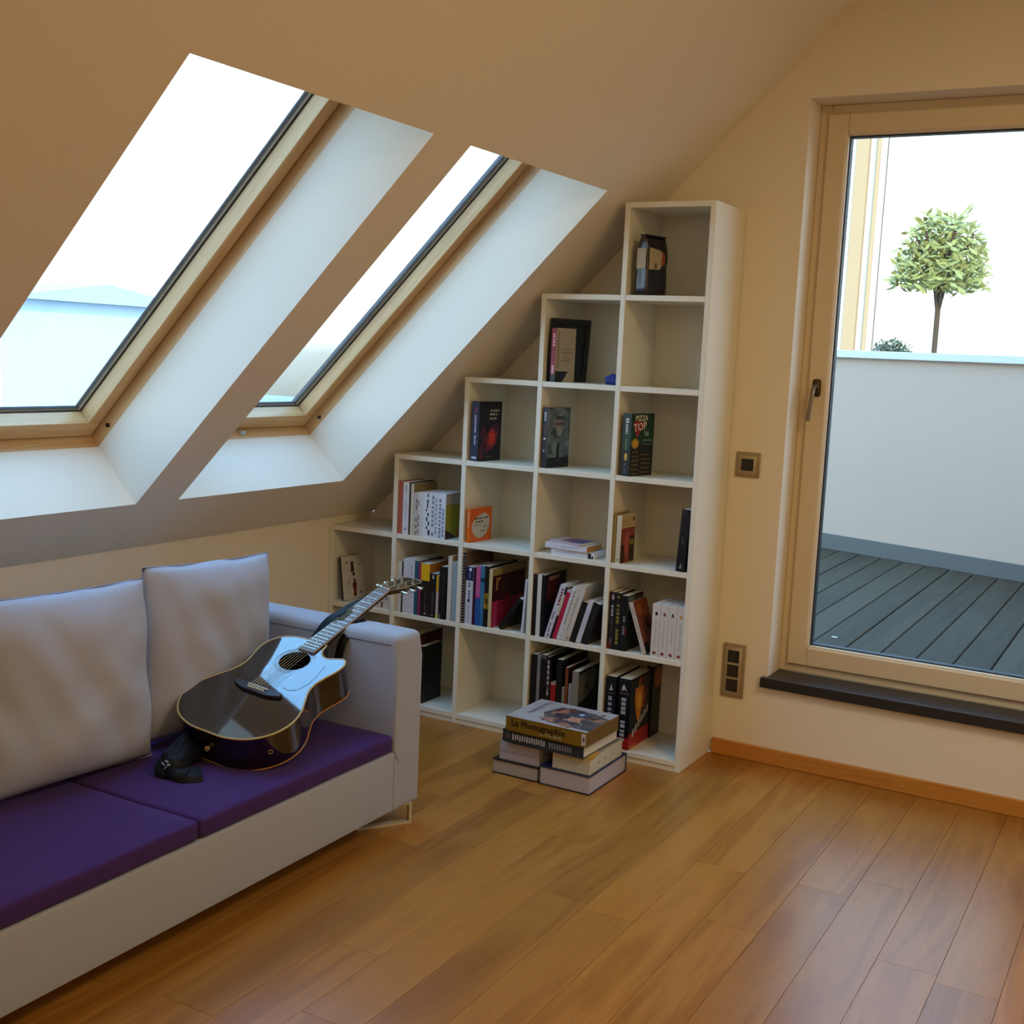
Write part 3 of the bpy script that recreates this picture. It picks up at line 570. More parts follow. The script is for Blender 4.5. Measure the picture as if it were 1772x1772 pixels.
# --- row one, column five
GROUP = 'books in the fifth column beside the white set'
rowbook(1, 1.436, 1.466, .240, 'dark brown book with white spine lettering by the fifth column upright', '1C1210', D=.12, prints=dashes('B0B0BC', .35, .65, .58, .78, 4, 3)+dashes('50484C', .4, .6, .3, .55, 7, 4)+[('S', .35, .86, .7, .96, 'B08C88', 'disc'), ('S', .3, .06, .6, .2, '6E5850', 'disc'), ('S', 0, 0, .5, .1, '6A1810')])
rowbook(1, 1.467, 1.487, .239, 'black book with olive lettering second in the fifth column', '14120A', D=.14, prints=dashes('7E7430', .15, .8, .1, .98, 12, 5))
rowbook(1, 1.488, 1.520, .231, 'black book with a grey and maroon picture cover facing right', '0A0A0A', front='0C0B0A', D=.15, prints=[('F', 0, .72, .42, .98, '5C6860'), ('F', .45, .70, 1, 1, '2C120E'), ('F', .6, .74, .9, .95, '6C5450', 'disc'), ('F', .4, .5, .9, .72, '4A2010')]+dashes('8C8C94', .4, .7, .3, .65, 6, 8)+[('S', .6, .3, .9, .45, '5C1C18')])
rowbook(1, 1.594, 1.616, .205, 'slim white-spined book with brown picture cover leaning left in the fifth column', 'BCB0A4', front='7C3A1A', D=.13, lean=-R(19.5), prints=[('F', .35, .1, 1, .5, '30100A', ((.2, 0), (1, 0), (1, 1), (.6, .8))), ('F', .5, .42, .8, .62, '280C08', 'disc'), ('F', .1, .7, .5, .95, '9A4C24', 'disc'), ('F', 0, 0, .3, .2, '1E0C0A')]+dashes('8C8078', .3, .5, .3, .9, 12, 4))
GROUP = 'four volume white set with red seals'
vols = [('1A0E0A', 'white volume with a black emblem, leftmost of the four-volume set'), ('7C4058', 'white volume with a plum emblem, second of the set'), ('5A4A44', 'white volume with a grey-brown emblem, third of the set'), ('C08A40', 'white volume with an ochre emblem, rightmost of the set')]
for k, (c, lb) in enumerate(vols):
    a = 1.628+k*.0352
    rowbook(1, a, a+.0345, .2170, lb, 'CFC8C0', D=.15, page='w', prints=[('S', .32, .78, .7, .86, c, ((.1, 0), (.5, .2), (.9, 0), (1, .6), (.6, 1), (.2, .9))), ('S', .28, .045, .72, .105, '7E3A34', 'disc')]+dashes('A49C98', .45, .58, .2, .7, 12, k))
# --- bottom row
GROUP = 'dark books in the bottom compartments'
rowbook(0, .440, .486, 0.315, 'maroon book half hidden behind the sofa arm in the bottom row', '3C100C', D=.2, front='3A0E0A', yoff=.03)
rowbook(0, .488, .518, 0.265, 'black book beside the sofa arm in the bottom row, cover facing right', '0C0A09', D=.15, front='0E0C0A', yoff=.03, prints=[('F', .7, .35, .95, .42, '2E2A30', 'disc'), ('F', .35, .25, .6, .29, '2A1C1C')])
rowbook(0, 1.085, 1.115, 0.332, 'black book first behind the stacked books in the fourth column', '0B0A09', D=.2, yoff=.004)
rowbook(0, 1.116, 1.131, 0.329, 'grey-spined slim book second in the bottom fourth compartment', '7E7A76', D=.2)
rowbook(0, 1.1315, 1.1625, 0.337, 'black and maroon book left of the one with white lettering', '120A0A', D=.22, prints=[('S', .1, 0, .9, .25, '2E0C0C'), ('S', .1, .95, .9, .99, '4A4A50')])
rowbook(0, 1.1635, 1.1775, 0.333, 'black book with dense white lettering down its spine', '100E0E', D=.22, prints=dashes('A8A09C', .15, .85, .08, .98, 13, 3)+[('S', 0, .58, 1, .61, '5A1414')])
rowbook(0, 1.1785, 1.1845, 0.337, 'very thin black book beside the red one', '0C0A0C', D=.22)
rowbook(0, 1.185, 1.209, 0.226, 'short red book with a pink head in the bottom row', 'A01414', D=.14, prints=[('S', 0, .95, 1, 1, 'B08484')])
rowbook(0, 1.2095, 1.238, 0.330, 'tall black book right of the short red one', '0A090A', D=.24)
rowbook(0, 1.2395, 1.251, 0.213, 'short slim cream book in the dark bottom row', '8E8470', D=.12)
rowbook(0, 1.2515, 1.267, 0.302, 'rust-orange slim book in the dark bottom row', '7A3C18', D=.2, front='2A1008')
rowbook(0, 1.2695, 1.285, 0.233, 'slim book white below beside the statue cover', '8A8684', D=.14)
rowbook(0, 1.2855, 1.316, 0.292, 'grey book with a pale statue on its cover facing right', '5E5850', front='14140F', D=.24,
        prints=[('S', 0, .45, 1, 1, '847A6C'), ('F', 0, .52, .72, .98, '5C5444', ((0, 0), (.5, .1), (.9, .35), (1, .8), (.8, 1), (0, .9))), ('F', .25, .68, .4, .8, '3A2C1C', 'disc'), ('F', .2, .0, .7, .48, '0A1214', 'disc')])
rowbook(0, 1.443, 1.488, 0.300, 'thick black book with white spine letters, left of its twin in the bottom corner', '0A090C', D=.24, page=None, front='0A090C', prints=[('S', .3, .80, .72, .90, 'C0A8B4', ((0, 0), (1, .1), (.7, .5), (.5, 1), (.3, .4))), ('S', .15, .755, .85, .765, '6C6C74')]+dashes('9C98A0', .28, .66, .08, .73, 9, 2)+[('S', .8, .2, 1, .7, '1C1C3C')])
rowbook(0, 1.500, 1.555, 0.300, 'thick black book with an orange vase-like picture and red foot, bottom corner', '0A090C', D=.21, front='0A090C',
        prints=[('S', 0, 0, 1, .17, '9C1C14'), ('S', .26, .82, .7, .92, 'C4B0BC', ((0, 0), (.5, .3), (1, 0), (.7, .5), (.4, 1), (.1, .7))), ('S', .12, .785, .88, .795, '70707A')]+dashes('A8A8AC', .28, .66, .12, .75, 10, 3) +
        [('F', 0, 0, 1, .22, 'A81810'), ('F', .1, 0, .4, .05, 'C85820', 'disc'), ('F', .22, .36, .66, .84, 'D07818', ((.38, 0), (.62, 0), (.8, .3), (1, .7), (.95, 1), (.05, 1), (0, .7), (.2, .3))), ('F', .34, .52, .56, .76, 'E0A030', 'disc'),
         ('F', .36, .78, .48, .97, 'C86414', ((.2, 0), (.7, 0), (1, 1), (.4, 1))), ('F', .48, .84, .7, .97, '5C1414', ((0, 0), (1, .3), (.8, 1), (.2, .8))), ('F', .6, .5, .82, .8, 'A03C10', ((0, .1), (.5, 0), (1, .8), (.6, 1)))] +
        [('F', .16+.13*k, .15+.05*k, .27+.13*k, .28+.05*k, 'B0A49C', ((0, 0), (.9, .15), (1, .6), (.7, 1), (.1, .8))) for k in range(6)])
rowbook(0, 1.532, 1.562, 0.311, 'black book with an orange corner set back behind the vase cover book', '0A090C', D=.095, front='0C0A0A', yoff=.215, prints=[('F', .2, .68, 1, .98, 'B05814', 'disc')])

# ------------------------------------------------------------------ stack of books on the floor
GROUP = 'large books stacked on the floor before the bookcase'
def slab(label, x0, y0, x1, y1, z0, z1, cover, page, spine_side, rz=0, prints=(), letters=(), ct=.004, ins=.004, top=None):
    """lying hardback, axis aligned box; spine_side: 'front' (toward -y), 'back', 'left'"""
    r = empty('book', ((x0+x1)/2, (y0+y1)/2, z0), rz, label, 'book', GROUP); a, b, hh = (x1-x0)/2, (y1-y0)/2, z1-z0
    cm = cmat(cover); mb = MB().box(-a, -b, 0, a, b, ct, cm).box(-a, -b, hh-ct, a, b, hh, cm)
    if spine_side == 'front': mb.box(-a, -b, ct, a, -b+ct, hh-ct, cm)
    if spine_side == 'back': mb.box(-a, b-ct, ct, a, b, hh-ct, cm)
    if spine_side == 'left': mb.box(-a, -b, ct, -a+ct, b, hh-ct, cm)
    mb.build('cover', r)
    MB().box(-a+(ct if spine_side == 'left' else ins), -b+(ct if spine_side == 'front' else ins), ct, a-ins, b-(ct if spine_side == 'back' else ins), hh-ct, page).build('page_block', r)
    if prints:
        mb = MB()
        for k, (f, u0, v0, u1, v1, c, *sh) in enumerate(prints):
            sh = sh[0] if sh else ((0, 0), (1, 0), (1, 1), (0, 1))
            if sh == 'disc': sh = [(.5+.5*math.cos(q*math.pi/8), .5+.5*math.sin(q*math.pi/8)) for q in range(16)]
            lf = .0004+.00003*k; P = []
            for s_, t_ in sh:
                u = u0+(u1-u0)*s_; v = v0+(v1-v0)*t_
                if f == 'T': P.append((-a+2*a*u, -b+2*b*v, hh+lf))
                elif f == 'S': P.append((-a+2*a*u, -b-lf, hh*v))
                else: P.append((a+lf, -b+2*b*u, hh*v))
            mb.add(P, [list(range(len(P)))], cmat(c))
        o_ = mb.build('cover_print', r)
        if len(prints) > 1: o_['kind'] = 'stuff'
    for body, u, v, size, c in letters:
        vs, fs = text_geo(body, size); MB().add([(-a+2*a*u+p.x, -b-.0016, hh*v+p.y) for p in vs], fs, cmat(c)).build('lettering', r)
    return r
PGL = mat('lavender-white page edges', 'B4A8A8', .9); PGC = mat('cream page edges', 'C4BAA0', .9); PGG = mat('grey-white page edges', 'A89E94', .9)
slab('hardback with black covers and grey-white pages on the floor, left bottom of the stack', 1.172, -.783, 1.374, -.49, 0.0004, .058, '150C0E', PGG, 'back', R(0))
slab('thick hardback with dark blue cover and lavender pages, right bottom of the stack', 1.382, -.787, 1.600, -.446, .0004, .074, '1E2A50', PGL, 'back', 0, prints=[('S', 0, 0, 1, .06, '1A0E10'), ('R', 0, 0, 1, .06, '1A0E10')])
slab('lavender-paged paperback second layer left, lower of a thin pair', 1.192, -.768, 1.372, -.52, .0585, .094, 'A89C9C', PGL, 'back', ct=.0012, ins=.0008)
slab('lavender-paged paperback second layer left, upper of a thin pair', 1.193, -.770, 1.371, -.52, .0945, .1295, 'A89C9C', PGL, 'back', ct=.0012, ins=.0008)
slab('thick cream-paged paperback with a yellow corner, second layer right', 1.433, -.778, 1.592, -.480, .0745, .1425, '8E8470', PGC, 'back', ct=.0015, ins=.0005, prints=[('T', .9, 0, 1, .3, 'C89A28'), ('R', .0, .8, .3, 1, 'C09030', ((0, 0), (1, 1), (0, 1)))]+[('R', .25+.2*k, .4, .30+.2*k, .5, '6A6040', 'disc') for k in range(3)])
slab('dark grey photo book with pale lettering under the olive one', 1.222, -.800, 1.577, -.508, .143, .192, '2C2E36', mat('ivory page edges', 'D2C8B2', .9), 'front', R(-1), ins=.001,
     prints=[('S', .12+.030*k, .22+.04*(k % 3), .12+.030*k+.021, .80-.05*(k % 2), 'C4C0C0', ((.1, 0), (.9, .1), (1, .9), (.2, 1))) for k in range(14)]+[('S', .58+.032*k, .24, .58+.032*k+.020, .74, '8C9098', ((.3, 0), (1, .1), (.7, 1), (0, .9))) for k in range(9)]+[('S', .03, .25, .10, .8, '4A4440', 'disc')])
r = random.Random(4)
collage = [('T', 0, 0, 1, 1, 'AEA6A2'), ('T', .27, .06, 1, .86, '6A605A~34343E', ((.0, .5), (.1, .9), (.3, 1), (.7, .95), (1, .8), (1, 0), (.25, .05))), ('T', .34, .40, .66, .88, 'C08468~5A3A34', ((0, .2), (.2, .8), (.5, 1), (.9, .7), (1, .2), (.5, 0))),
           ('T', .62, .42, .98, .68, 'B88468~4A3634', ((0, .3), (.4, .6), (1, 1), (1, .5), (.5, .1))), ('T', .30, .02, .80, .34, 'B47C60~4A3C44', ((0, .6), (.4, 1), (1, .3), (.9, 0), (.3, .4))), ('T', .40, .34, .60, .58, '3A3640', 'disc'), ('T', .52, .52, .78, .74, '44505C', 'disc'),
           ('T', .70, .2, .95, .5, '4A4848', 'disc'), ('T', .60, .30, .76, .50, 'C08468', 'disc'), ('T', .64, .62, .70, .72, 'B8C4D0', 'disc')]
for k in range(22):
    u, v = r.uniform(.32, .92), r.uniform(.1, .82); s_ = r.uniform(.02, .05)
    collage.append(('T', u, v, u+s_*1.4, v+s_*1.6, r.choice(['3A2C2C', 'C08A70', '5C3028', '2E3440', 'A86C58', '8A8480']), 'disc'))
for k in range(12): collage.append(('T', .115+.012*(k % 3), .30+.052*k, .165+.04*(k % 2), .335+.052*k, '302E3C', ((0, 0), (.6, .1), (1, 1), (.4, .8))))
slab('olive-brown photography book with a collage cover on top of the floor stack', 1.240, -.812, 1.592, -.530, .1935, .2515, '7C5C10', mat('olive page edges', '6E5010', .8), 'front', R(-1), ins=.001,
     prints=collage+[('S', .945, .12, .995, .9, 'C8C0B4'), ('S', .958, .3, .982, .72, '5A5040', 'disc')], letters=[('La Photographie', .07, .42, .036, '241A06'), ('du XXe si\u00e8cle', .43, .16, .017, 'B0A070')])

# ------------------------------------------------------------------ sofa
so = empty('sofa', (.75, -2.4, 0), label='light grey fabric sofa with a purple seat beneath the roof windows', cat='sofa')
SO = Matrix.Translation((-.75, 2.4, 0))
def wob(a, f):
    return lambda c: c+Vector((noise.noise(c*f), noise.noise(c*f+Vector((9, 0, 0))), noise.noise(c*f+Vector((0, 9, 0)))))*a
def soft(x0, y0, z0, x1, y1, z1, r, material, name, parent, puff=0, step=.06, M=None, n=5, noi=.0, crown=0, r2=None):
    """rounded upholstery block: box grid projected to a rounded box, then crowned"""
    bm = bmesh.new()
    nx, ny, nz = [max(3, int(round(q/step))) for q in (x1-x0, y1-y0, z1-z0)]
    def coords(a, b, k):
        if r2 is not None and a == z0: return [a, a+r2, a+.03]+[a+.03+(b-3.2*r-a-.03)*i/k for i in range(1, k+1)]+[b-2.6*r, b-2*r, b-1.5*r, b-r, b-r*.7, b-r*.45, b-r*.25, b-r*.1, b]
        e = [a, a+r*.15, a+r*.45, a+r]+[a+r+(b-a-2*r)*i/k for i in range(1, k)]+[b-r, b-r*.45, b-r*.15, b]
        return e
    X, Y, Z = coords(x0, x1, nx), coords(y0, y1, ny), coords(z0, z1, nz)
    vm = {}
    def V(i, j, k):
        if (i, j, k) not in vm:
            p = Vector((X[i], Y[j], Z[k])); q = r if r2 is None else r2+(r-r2)*min(1, max(0, (p.z-(z1-3.2*r))/(2.2*r)))
            c = Vector((min(max(p.x, x0+q), x1-q), min(max(p.y, y0+q), y1-q), min(max(p.z, z0+q), z1-q)))
            d = p-c
            if d.length > 1e-9:
                p = c+d.normalized()*q
            u, v, w = (p.x-x0)/(x1-x0)*2-1, (p.y-y0)/(y1-y0)*2-1, (p.z-z0)/(z1-z0)*2-1
            p.z += crown*(1-u**4)*(1-v**4)*(1 if w > 0 else 0)
            if puff: p.x += puff*(1-v**4)*(1-w**4)*(1 if u > 0 else -1)*abs(u)
            if noi: p += Vector((noise.noise(p*5), noise.noise(p*5+Vector((4, 1, 0))), noise.noise(p*6+Vector((0, 7, 0)))))*noi
            vm[(i, j, k)] = bm.verts.new(p)
        return vm[(i, j, k)]
    a, b, c = len(X)-1, len(Y)-1, len(Z)-1
    for j in range(b):
        for k in range(c):
            for i in (0, a): bm.faces.new((V(i, j, k), V(i, j+1, k), V(i, j+1, k+1), V(i, j, k+1)))
    for i in range(a):
        for k in range(c):
            for j in (0, b): bm.faces.new((V(i, j, k), V(i+1, j, k), V(i+1, j, k+1), V(i, j, k+1)))
        for j in range(b):
            for k in (0, c): bm.faces.new((V(i, j, k), V(i+1, j, k), V(i+1, j+1, k), V(i, j+1, k)))
    return MB().bm(bm, material, M, True).build(name, parent)
SX0, SX1 = .16, 1.200
ya, yb2 = -1.508, -3.42
soft(SX0, yb2+.001, .078, SX1, ya-.001, .285, .005, CLOTH, 'base', so, M=SO, step=.12)
soft(SX0, ya, .078, SX1, -1.358, .688, .028, CLOTH, 'armrest', so, M=SO, crown=.004, r2=.004)
soft(SX0, yb2-.152, .078, SX1, yb2, .688, .028, CLOTH, 'armrest', so, M=SO, crown=.004, r2=.004)
soft(SX0+.001, yb2, .288, SX0+.20, ya, .66, .03, CLOTH, 'backrest', so, M=SO, step=.12)
ys_ = -2.425
for a, b in ((ys_+.002, ya-.002), (yb2+.002, ys_-.002)):
    soft(SX0+.205, a, .2865, SX1-.004, b, .345, .014, PURPLE, 'seat_cushion', so, M=SO, crown=.006, noi=.002)
# welt seams of the near arm
SEAM = mat('grey seam thread', '6E7486', .9)
mb = MB(); mb.tube([(.2, -1.509, .655), (.6, -1.5095, .655), (1.17, -1.5095, .655)], .0016, SEAM, M=SO); mb.tube([(1.2005, -1.508, .286), (1.2008, -1.497, .262), (1.2006, -1.482, .242)], .0012, SEAM, M=SO); mb.build('seam', so)
for (fx, fy, gx, gy) in ((1.196, -1.394, 1.085, -1.56), (1.196, yb2-.105, 1.085, yb2+.06), (.20, -1.394, .31, -1.56), (.20, yb2-.105, .31, yb2+.06)):
    a, b = Vector((fx, fy, 0)), Vector((gx, gy, 0)); d = (b-a).normalized(); s_ = Vector((-d.y, d.x, 0))*.012; mb = MB()
    def bar(p, q, th, nrm):
        vs = [p+s_, p-s_, q-s_, q+s_]; vs += [v+nrm*th for v in vs]
        mb.add(vs, [(0, 1, 2, 3), (4, 7, 6, 5), (0, 4, 5, 1), (1, 5, 6, 2), (2, 6, 7, 3), (3, 7, 4, 0)], STEEL, SO)
    up_ = Vector((0, 0, 1))
    bar(a+up_*.0004, b+up_*.0004, .009, up_); bar(a+up_*.0695, b+up_*.0695, .008, up_); bar(a+up_*.0095, a+up_*.0695, .009, d); bar(b+up_*.0095, b+up_*.0695, .009, -d)
    mb.build('leg', so)

# ------------------------------------------------------------------ loose cushions
def cushion(label, M, W_, H_, Th, seed):
    """origin bottom centre; width along y, height along z, thickness along x"""
    n = 34; bm = bmesh.new(); grid = {}
    for side in (1, -1):
        for i in range(n+1):
            for j in range(n+1):
                u, v = i/n*2-1, j/n*2-1
                if side == -1 and (abs(u) == 1 or abs(v) == 1): grid[(side, i, j)] = grid[(1, i, j)]; continue
                pin = 1-.03*(1-v*v)*abs(u)**3; pinv = 1-.03*(1-u*u)*abs(v)**3
                y = u*W_/2*pin; z = H_/2+v*H_/2*pinv
                t = ((1-abs(u)**2.6)*(1-abs(v)**2.6))**.55*Th/2
                sag = 1+.25*max(0, -v)
                q = Vector((u*2+seed, v*2, side))
                fold = .016*noise.noise(q*1.1)+.011*noise.noise(Vector((u*3.2+v*1.6+seed, v*.9, 0)))
                t2_ = side*(t*sag+fold*(1-max(abs(u), abs(v))**6))
                if side == 1:   # diagonal drag folds from the corners
                    r_ = (u+.9)*.6+(v-.2)*.9
                    t2_ += .006*math.sin(r_*7+seed)*math.exp(-3*(1-abs(u)))*(1-abs(v)**4)
                grid[(side, i, j)] = bm.verts.new((t2_, y, z+.006*noise.noise(Vector((u*3, seed, 0)))*(v > .8)))
    for side in (1, -1):
        for i in range(n):
            for j in range(n):
                f = [grid[(side, a, b)] for a, b in ((i, j), (i+1, j), (i+1, j+1), (i, j+1))]
                bm.faces.new(f)
    r_ = empty('sofa_cushion', label=label, cat='cushion', group='loose back cushions on the sofa'); r_.matrix_world = M
    o = MB().bm(bm, CLOTHP, None, True).build('cushion_cover', r_)
    mb = MB(); e = [grid_ for grid_ in ()]
    pts = []
    for k in range(4):
        for i in range(n):
            u, v = ((i/n*2-1, -1), (1, i/n*2-1), (1-i/n*2, 1), (-1, 1-i/n*2))[k]
            pin = 1-.03*(1-v*v)*abs(u)**3; pinv = 1-.03*(1-u*u)*abs(v)**3
            pts.append((0, u*W_/2*pin, H_/2+v*H_/2*pinv))
    mb.tube(pts, .0022, mat('cushion seam', '8C92A6', .9), n=5, closed=True); mb.build('piping', r_)
    return r_
cushion('pale grey square cushion standing against the near sofa arm behind the guitar', Matrix.Translation((.655, -1.838, .356)) @ Matrix.Rotation(R(1), 4, 'Z') @ Matrix.Rotation(-R(2), 4, 'Y') @ Matrix.Rotation(R(-2.5), 4, 'X'), .60, .565, .17, 1.3)
cushion('pale grey cushion at the left edge of the photo, second from the near sofa arm', Matrix.Translation((.70, -2.455, .356)) @ Matrix.Rotation(R(-3), 4, 'Z') @ Matrix.Rotation(-R(5), 4, 'Y') @ Matrix.Rotation(R(-1), 4, 'X'), .62, .56, .19, 4.1)

# ------------------------------------------------------------------ guitar
gr = empty('acoustic_guitar', label='glossy black cutaway acoustic guitar lying on the purple seat, neck over the sofa arm', cat='guitar')
gs, ga, gb, gc = 1.0572, -.0299, .3391, .1053
GM = Matrix.Translation((.9228, -2.1209, .4647)) @ Matrix.Rotation(ga, 4, 'Z') @ Matrix.Rotation(gb, 4, 'X') @ Matrix.Rotation(gc, 4, 'Y') @ Matrix.Scale(gs, 4)
gr.matrix_world = GM
BR = .2283; NUT = BR+.65; HOLE = NUT-.48; JT = .515; BD = .115
GB = mat('black gloss lacquer', '0A0808', .035, spec=.9, coat=1, ior=1.55); GS = mat('dark brown gloss side', '180C08', .08, spec=.7, coat=.6)
BIND = mat('ivory binding', 'B89A5C', .4); BINDB = mat('amber binding', 'A8742C', .35)
ctrl = [(0, 0), (.07, .003), (.135, .028), (.182, .078), (.199, .138), (.190, .195), (.165, .245), (.143, .290), (.137, .330), (.145, .375), (.155, .415), (.1555, .445), (.146, .468), (.128, .474), (.105, .464), (.083, .455), (.060, .462), (.042, .484), (.034, .515), (0, .516),
        (-.04, .516), (-.09, .508), (-.130, .485), (-.151, .445), (-.152, .400), (-.140, .350), (-.137, .315), (-.146, .275), (-.170, .230), (-.192, .180), (-.199, .130), (-.180, .075), (-.135, .028), (-.07, .003)]
def catmull(P, k=5):
    o = []; N = len(P)
    for i in range(N):
        p0, p1, p2, p3 = [Vector(P[(i+q) % N]) for q in (-1, 0, 1, 2)]
        for j in range(k):
            t = j/k; o.append(.5*((2*p1)+(-p0+p2)*t+(2*p0-5*p1+4*p2-p3)*t*t+(-p0+3*p1-3*p2+p3)*t**3))
    return [(q.x, q.y) for q in o]
OUT = catmull(ctrl)
I4 = Matrix.Identity(4)
hole = [(.05*math.cos(q*math.pi/20), HOLE+.05*math.sin(q*math.pi/20)) for q in range(40)]
holed(OUT, [hole], -.004, 0, I4, GB, 'top', gr)
holed([(x_*.999, y_*.999+.0003) for x_, y_ in OUT], [], -BD, -BD+.004, I4, GS, 'back', gr)
mb = MB(); N = len(OUT)
vs = [(x_, y_, z_) for z_ in (-BD+.003, -.003) for x_, y_ in OUT]; mb.add(vs, [(i, (i+1) % N, N+(i+1) % N, N+i) for i in range(N)], GS, None, True)
mb.build('side', gr)
MB().tube([(x_, y_, -.0015) for x_, y_ in OUT], .0032, BIND, n=6, closed=True).build('binding', gr)
MB().tube([(x_, y_, -BD+.002) for x_, y_ in OUT], .0026, BINDB, n=6, closed=True).build('binding', gr)
mb = MB()
for rr_ in (.054, .060, .0655): mb.tube([(rr_*math.cos(q*math.pi/24), HOLE+rr_*math.sin(q*math.pi/24), .0002) for q in range(48)], .0007, mat('rosette ring', '8C8C84', .4), n=4, closed=True)
mb.build('rosette', gr)
# pickguard: thin black plate
pgp = [(.052, HOLE+.045), (.075, HOLE+.05), (.098, HOLE+.03), (.112, HOLE-.01), (.120, HOLE-.055), (.118, HOLE-.10), (.098, HOLE-.135), (.068, HOLE-.135), (.040, HOLE-.11), (.030, HOLE-.075)]
arc = [(.056*math.cos(t), HOLE+.056*math.sin(t)) for t in [R(-62+k*10) for k in range(11)]]
pgo = catmull(pgp, 3)
pgo = [(.058, HOLE+.034), (.085, HOLE+.046), (.104, HOLE+.02), (.116, HOLE-.03), (.119, HOLE-.08), (.108, HOLE-.118), (.085, HOLE-.134), (.055, HOLE-.126), (.035, HOLE-.10), (.028, HOLE-.062)]+arc
holed(pgo, [], .0001, .0011, I4, mat('black pickguard', '0C0A0C', .04, spec=.9, coat=1, ior=1.55), 'pickguard', gr)
# bridge with saddle and pins
WD = mat('dark rosewood', '2A2024', .4)
mb = MB(); bo = [(-.088, BR-.008), (-.07, BR-.015), (-.045, BR-.022), (.045, BR-.022), (.07, BR-.015), (.088, BR-.008), (.088, BR+.006), (.045, BR+.010), (-.045, BR+.010), (-.088, BR+.006)]
bdg = holed(bo, [], .0002, .009, I4, WD, 'bridge', gr)
mb = MB().box(-.038, BR-.001, .009, .038, BR+.002, .0125, mat('bone', 'D8CDB0', .4))
for k in range(6): mb.cyl((-.0275+.011*k, BR-.011, .009), (-.0275+.011*k, BR-.011, .0145), .0034, mat('bone', 'D8CDB0', .4), n=8)
mb.build('saddle', bdg)
# neck, fingerboard, frets, nut, head, tuners
NK = mat('mahogany neck', '2C1810', .3, spec=.6)
mb = MB(); sec = []
prof = [(-1, 0), (-.98, -.35), (-.75, -.75), (-.35, -.97), (0, -1), (.35, -.97), (.75, -.75), (.98, -.35), (1, 0)]
st_ = [(JT-.002, .0275, .050), (JT+.015, .0272, .030), (JT+.05, .0268, .021), (NUT-.2, .0245, .020), (NUT, .0215, .018)]
vs = []
for y_, hw, dp in st_: vs += [(a*hw, y_, -.0002+b*dp) for a, b in prof]
k9 = len(prof); fs = [(i*k9+j, i*k9+j+1, (i+1)*k9+j+1, (i+1)*k9+j) for i in range(len(st_)-1) for j in range(k9-1)]
fs += [[i*k9, (i+1)*k9, (i+1)*k9+k9-1, i*k9+k9-1] for i in range(len(st_)-1)]+[list(range(k9)), [(len(st_)-1)*k9+j for j in range(k9)]]
mb.add(vs, fs, NK, None, True); mb.box(-.026, JT-.002, -.078, .026, JT+.0145, -.028, NK, b=.004); nk = mb.build('neck', gr)
FY0 = HOLE+.056
def hwid(y_): return .0285+(.0215-.0285)*(y_-FY0)/(NUT-FY0)
mb = MB(); vs = [(s_*hwid(y_), y_, z_) for z_ in (.0001, .0065) for y_ in (FY0, NUT) for s_ in (-1, 1)]
mb.add(vs, [(0, 1, 3, 2), (4, 6, 7, 5), (0, 4, 5, 1), (2, 3, 7, 6), (0, 2, 6, 4), (1, 5, 7, 3)], mat('rosewood fingerboard', '6A5A5C', .45, spec=.5)).build('fingerboard', nk)
mb = MB()
for k in range(1, 21):
    y_ = NUT-.65*(1-2**(-k/12))
    if y_ > FY0+.004: mb.box(-hwid(y_), y_-.0012, .0065, hwid(y_), y_+.0012, .0078, mat('fret wire', 'C4C2BC', .25, metal=1))
for k in (3, 5, 7, 9, 12, 15):
    ym = NUT-.65*(1-(2**(-k/12)+2**(-(k-1)/12))/2); mb.cyl((0, ym, .0064), (0, ym, .0068), .003, mat('pearl dot', 'C8CCC8', .2), n=10)
mb.build('frets', nk)
mb = MB()
for s_ in (-1, 1):
    e1 = [(s_*(hwid(FY0)+.0006), FY0, .0035), (s_*(hwid(NUT)+.0006), NUT, .0035)]; mb.tube(e1, .0026, mat('neck binding', 'A88A5C', .4), n=6)
mb.build('binding', nk)
MB().box(-.0215, NUT, .0002, .0215, NUT+.005, .0095, mat('bone nut', 'C8BCA0', .4)).build('nut', nk)
HT = Matrix.Translation((0, NUT+.005, .002)) @ Matrix.Rotation(-R(17), 4, 'X')
hd = holed([(-.0215, 0), (-.030, .030), (-.036, .06), (-.039, .165), (-.030, .180), (0, .186), (.030, .180), (.039, .165), (.036, .06), (.030, .030), (.0215, 0)], [], -.016, 0, HT, mat('black headstock', '1C1414', .12, spec=.8, coat=.6), 'headstock', nk)
mb = MB(); mb.tube([HT @ Vector(p) for p in [(-.0215, 0, 0), (-.036, .06, 0), (-.039, .165, 0), (-.030, .180, 0), (0, .186, 0), (.030, .180, 0), (.039, .165, 0), (.036, .06, 0), (.0215, 0, 0)]], .0018, mat('head binding', '8C7C5C', .4), n=5); mb.build('head_binding', nk)
for s_ in (-1, 1):
    for k in range(3):
        y_ = .045+.045*k; mb = MB()
        mb.cyl((s_*.024, y_, -.002), (s_*.024, y_, .016), .0033, CHROME, n=10, M=HT); mb.cyl((s_*.024, y_, .0), (s_*.024, y_, .002), .0065, CHROME, n=12, M=HT)
        mb.cyl((s_*.034, y_, -.010), (s_*.052, y_, -.010), .0026, CHROME, n=8, M=HT)
        mb.rbox(s_*.052-(.0 if s_ > 0 else .014), y_-.0095, -.015, s_*.052+(.014 if s_ > 0 else .0), y_+.0095, -.005, .0045, CHROME, seg=3, M=HT)
        mb.build('tuning_peg', nk)
mb = MB()
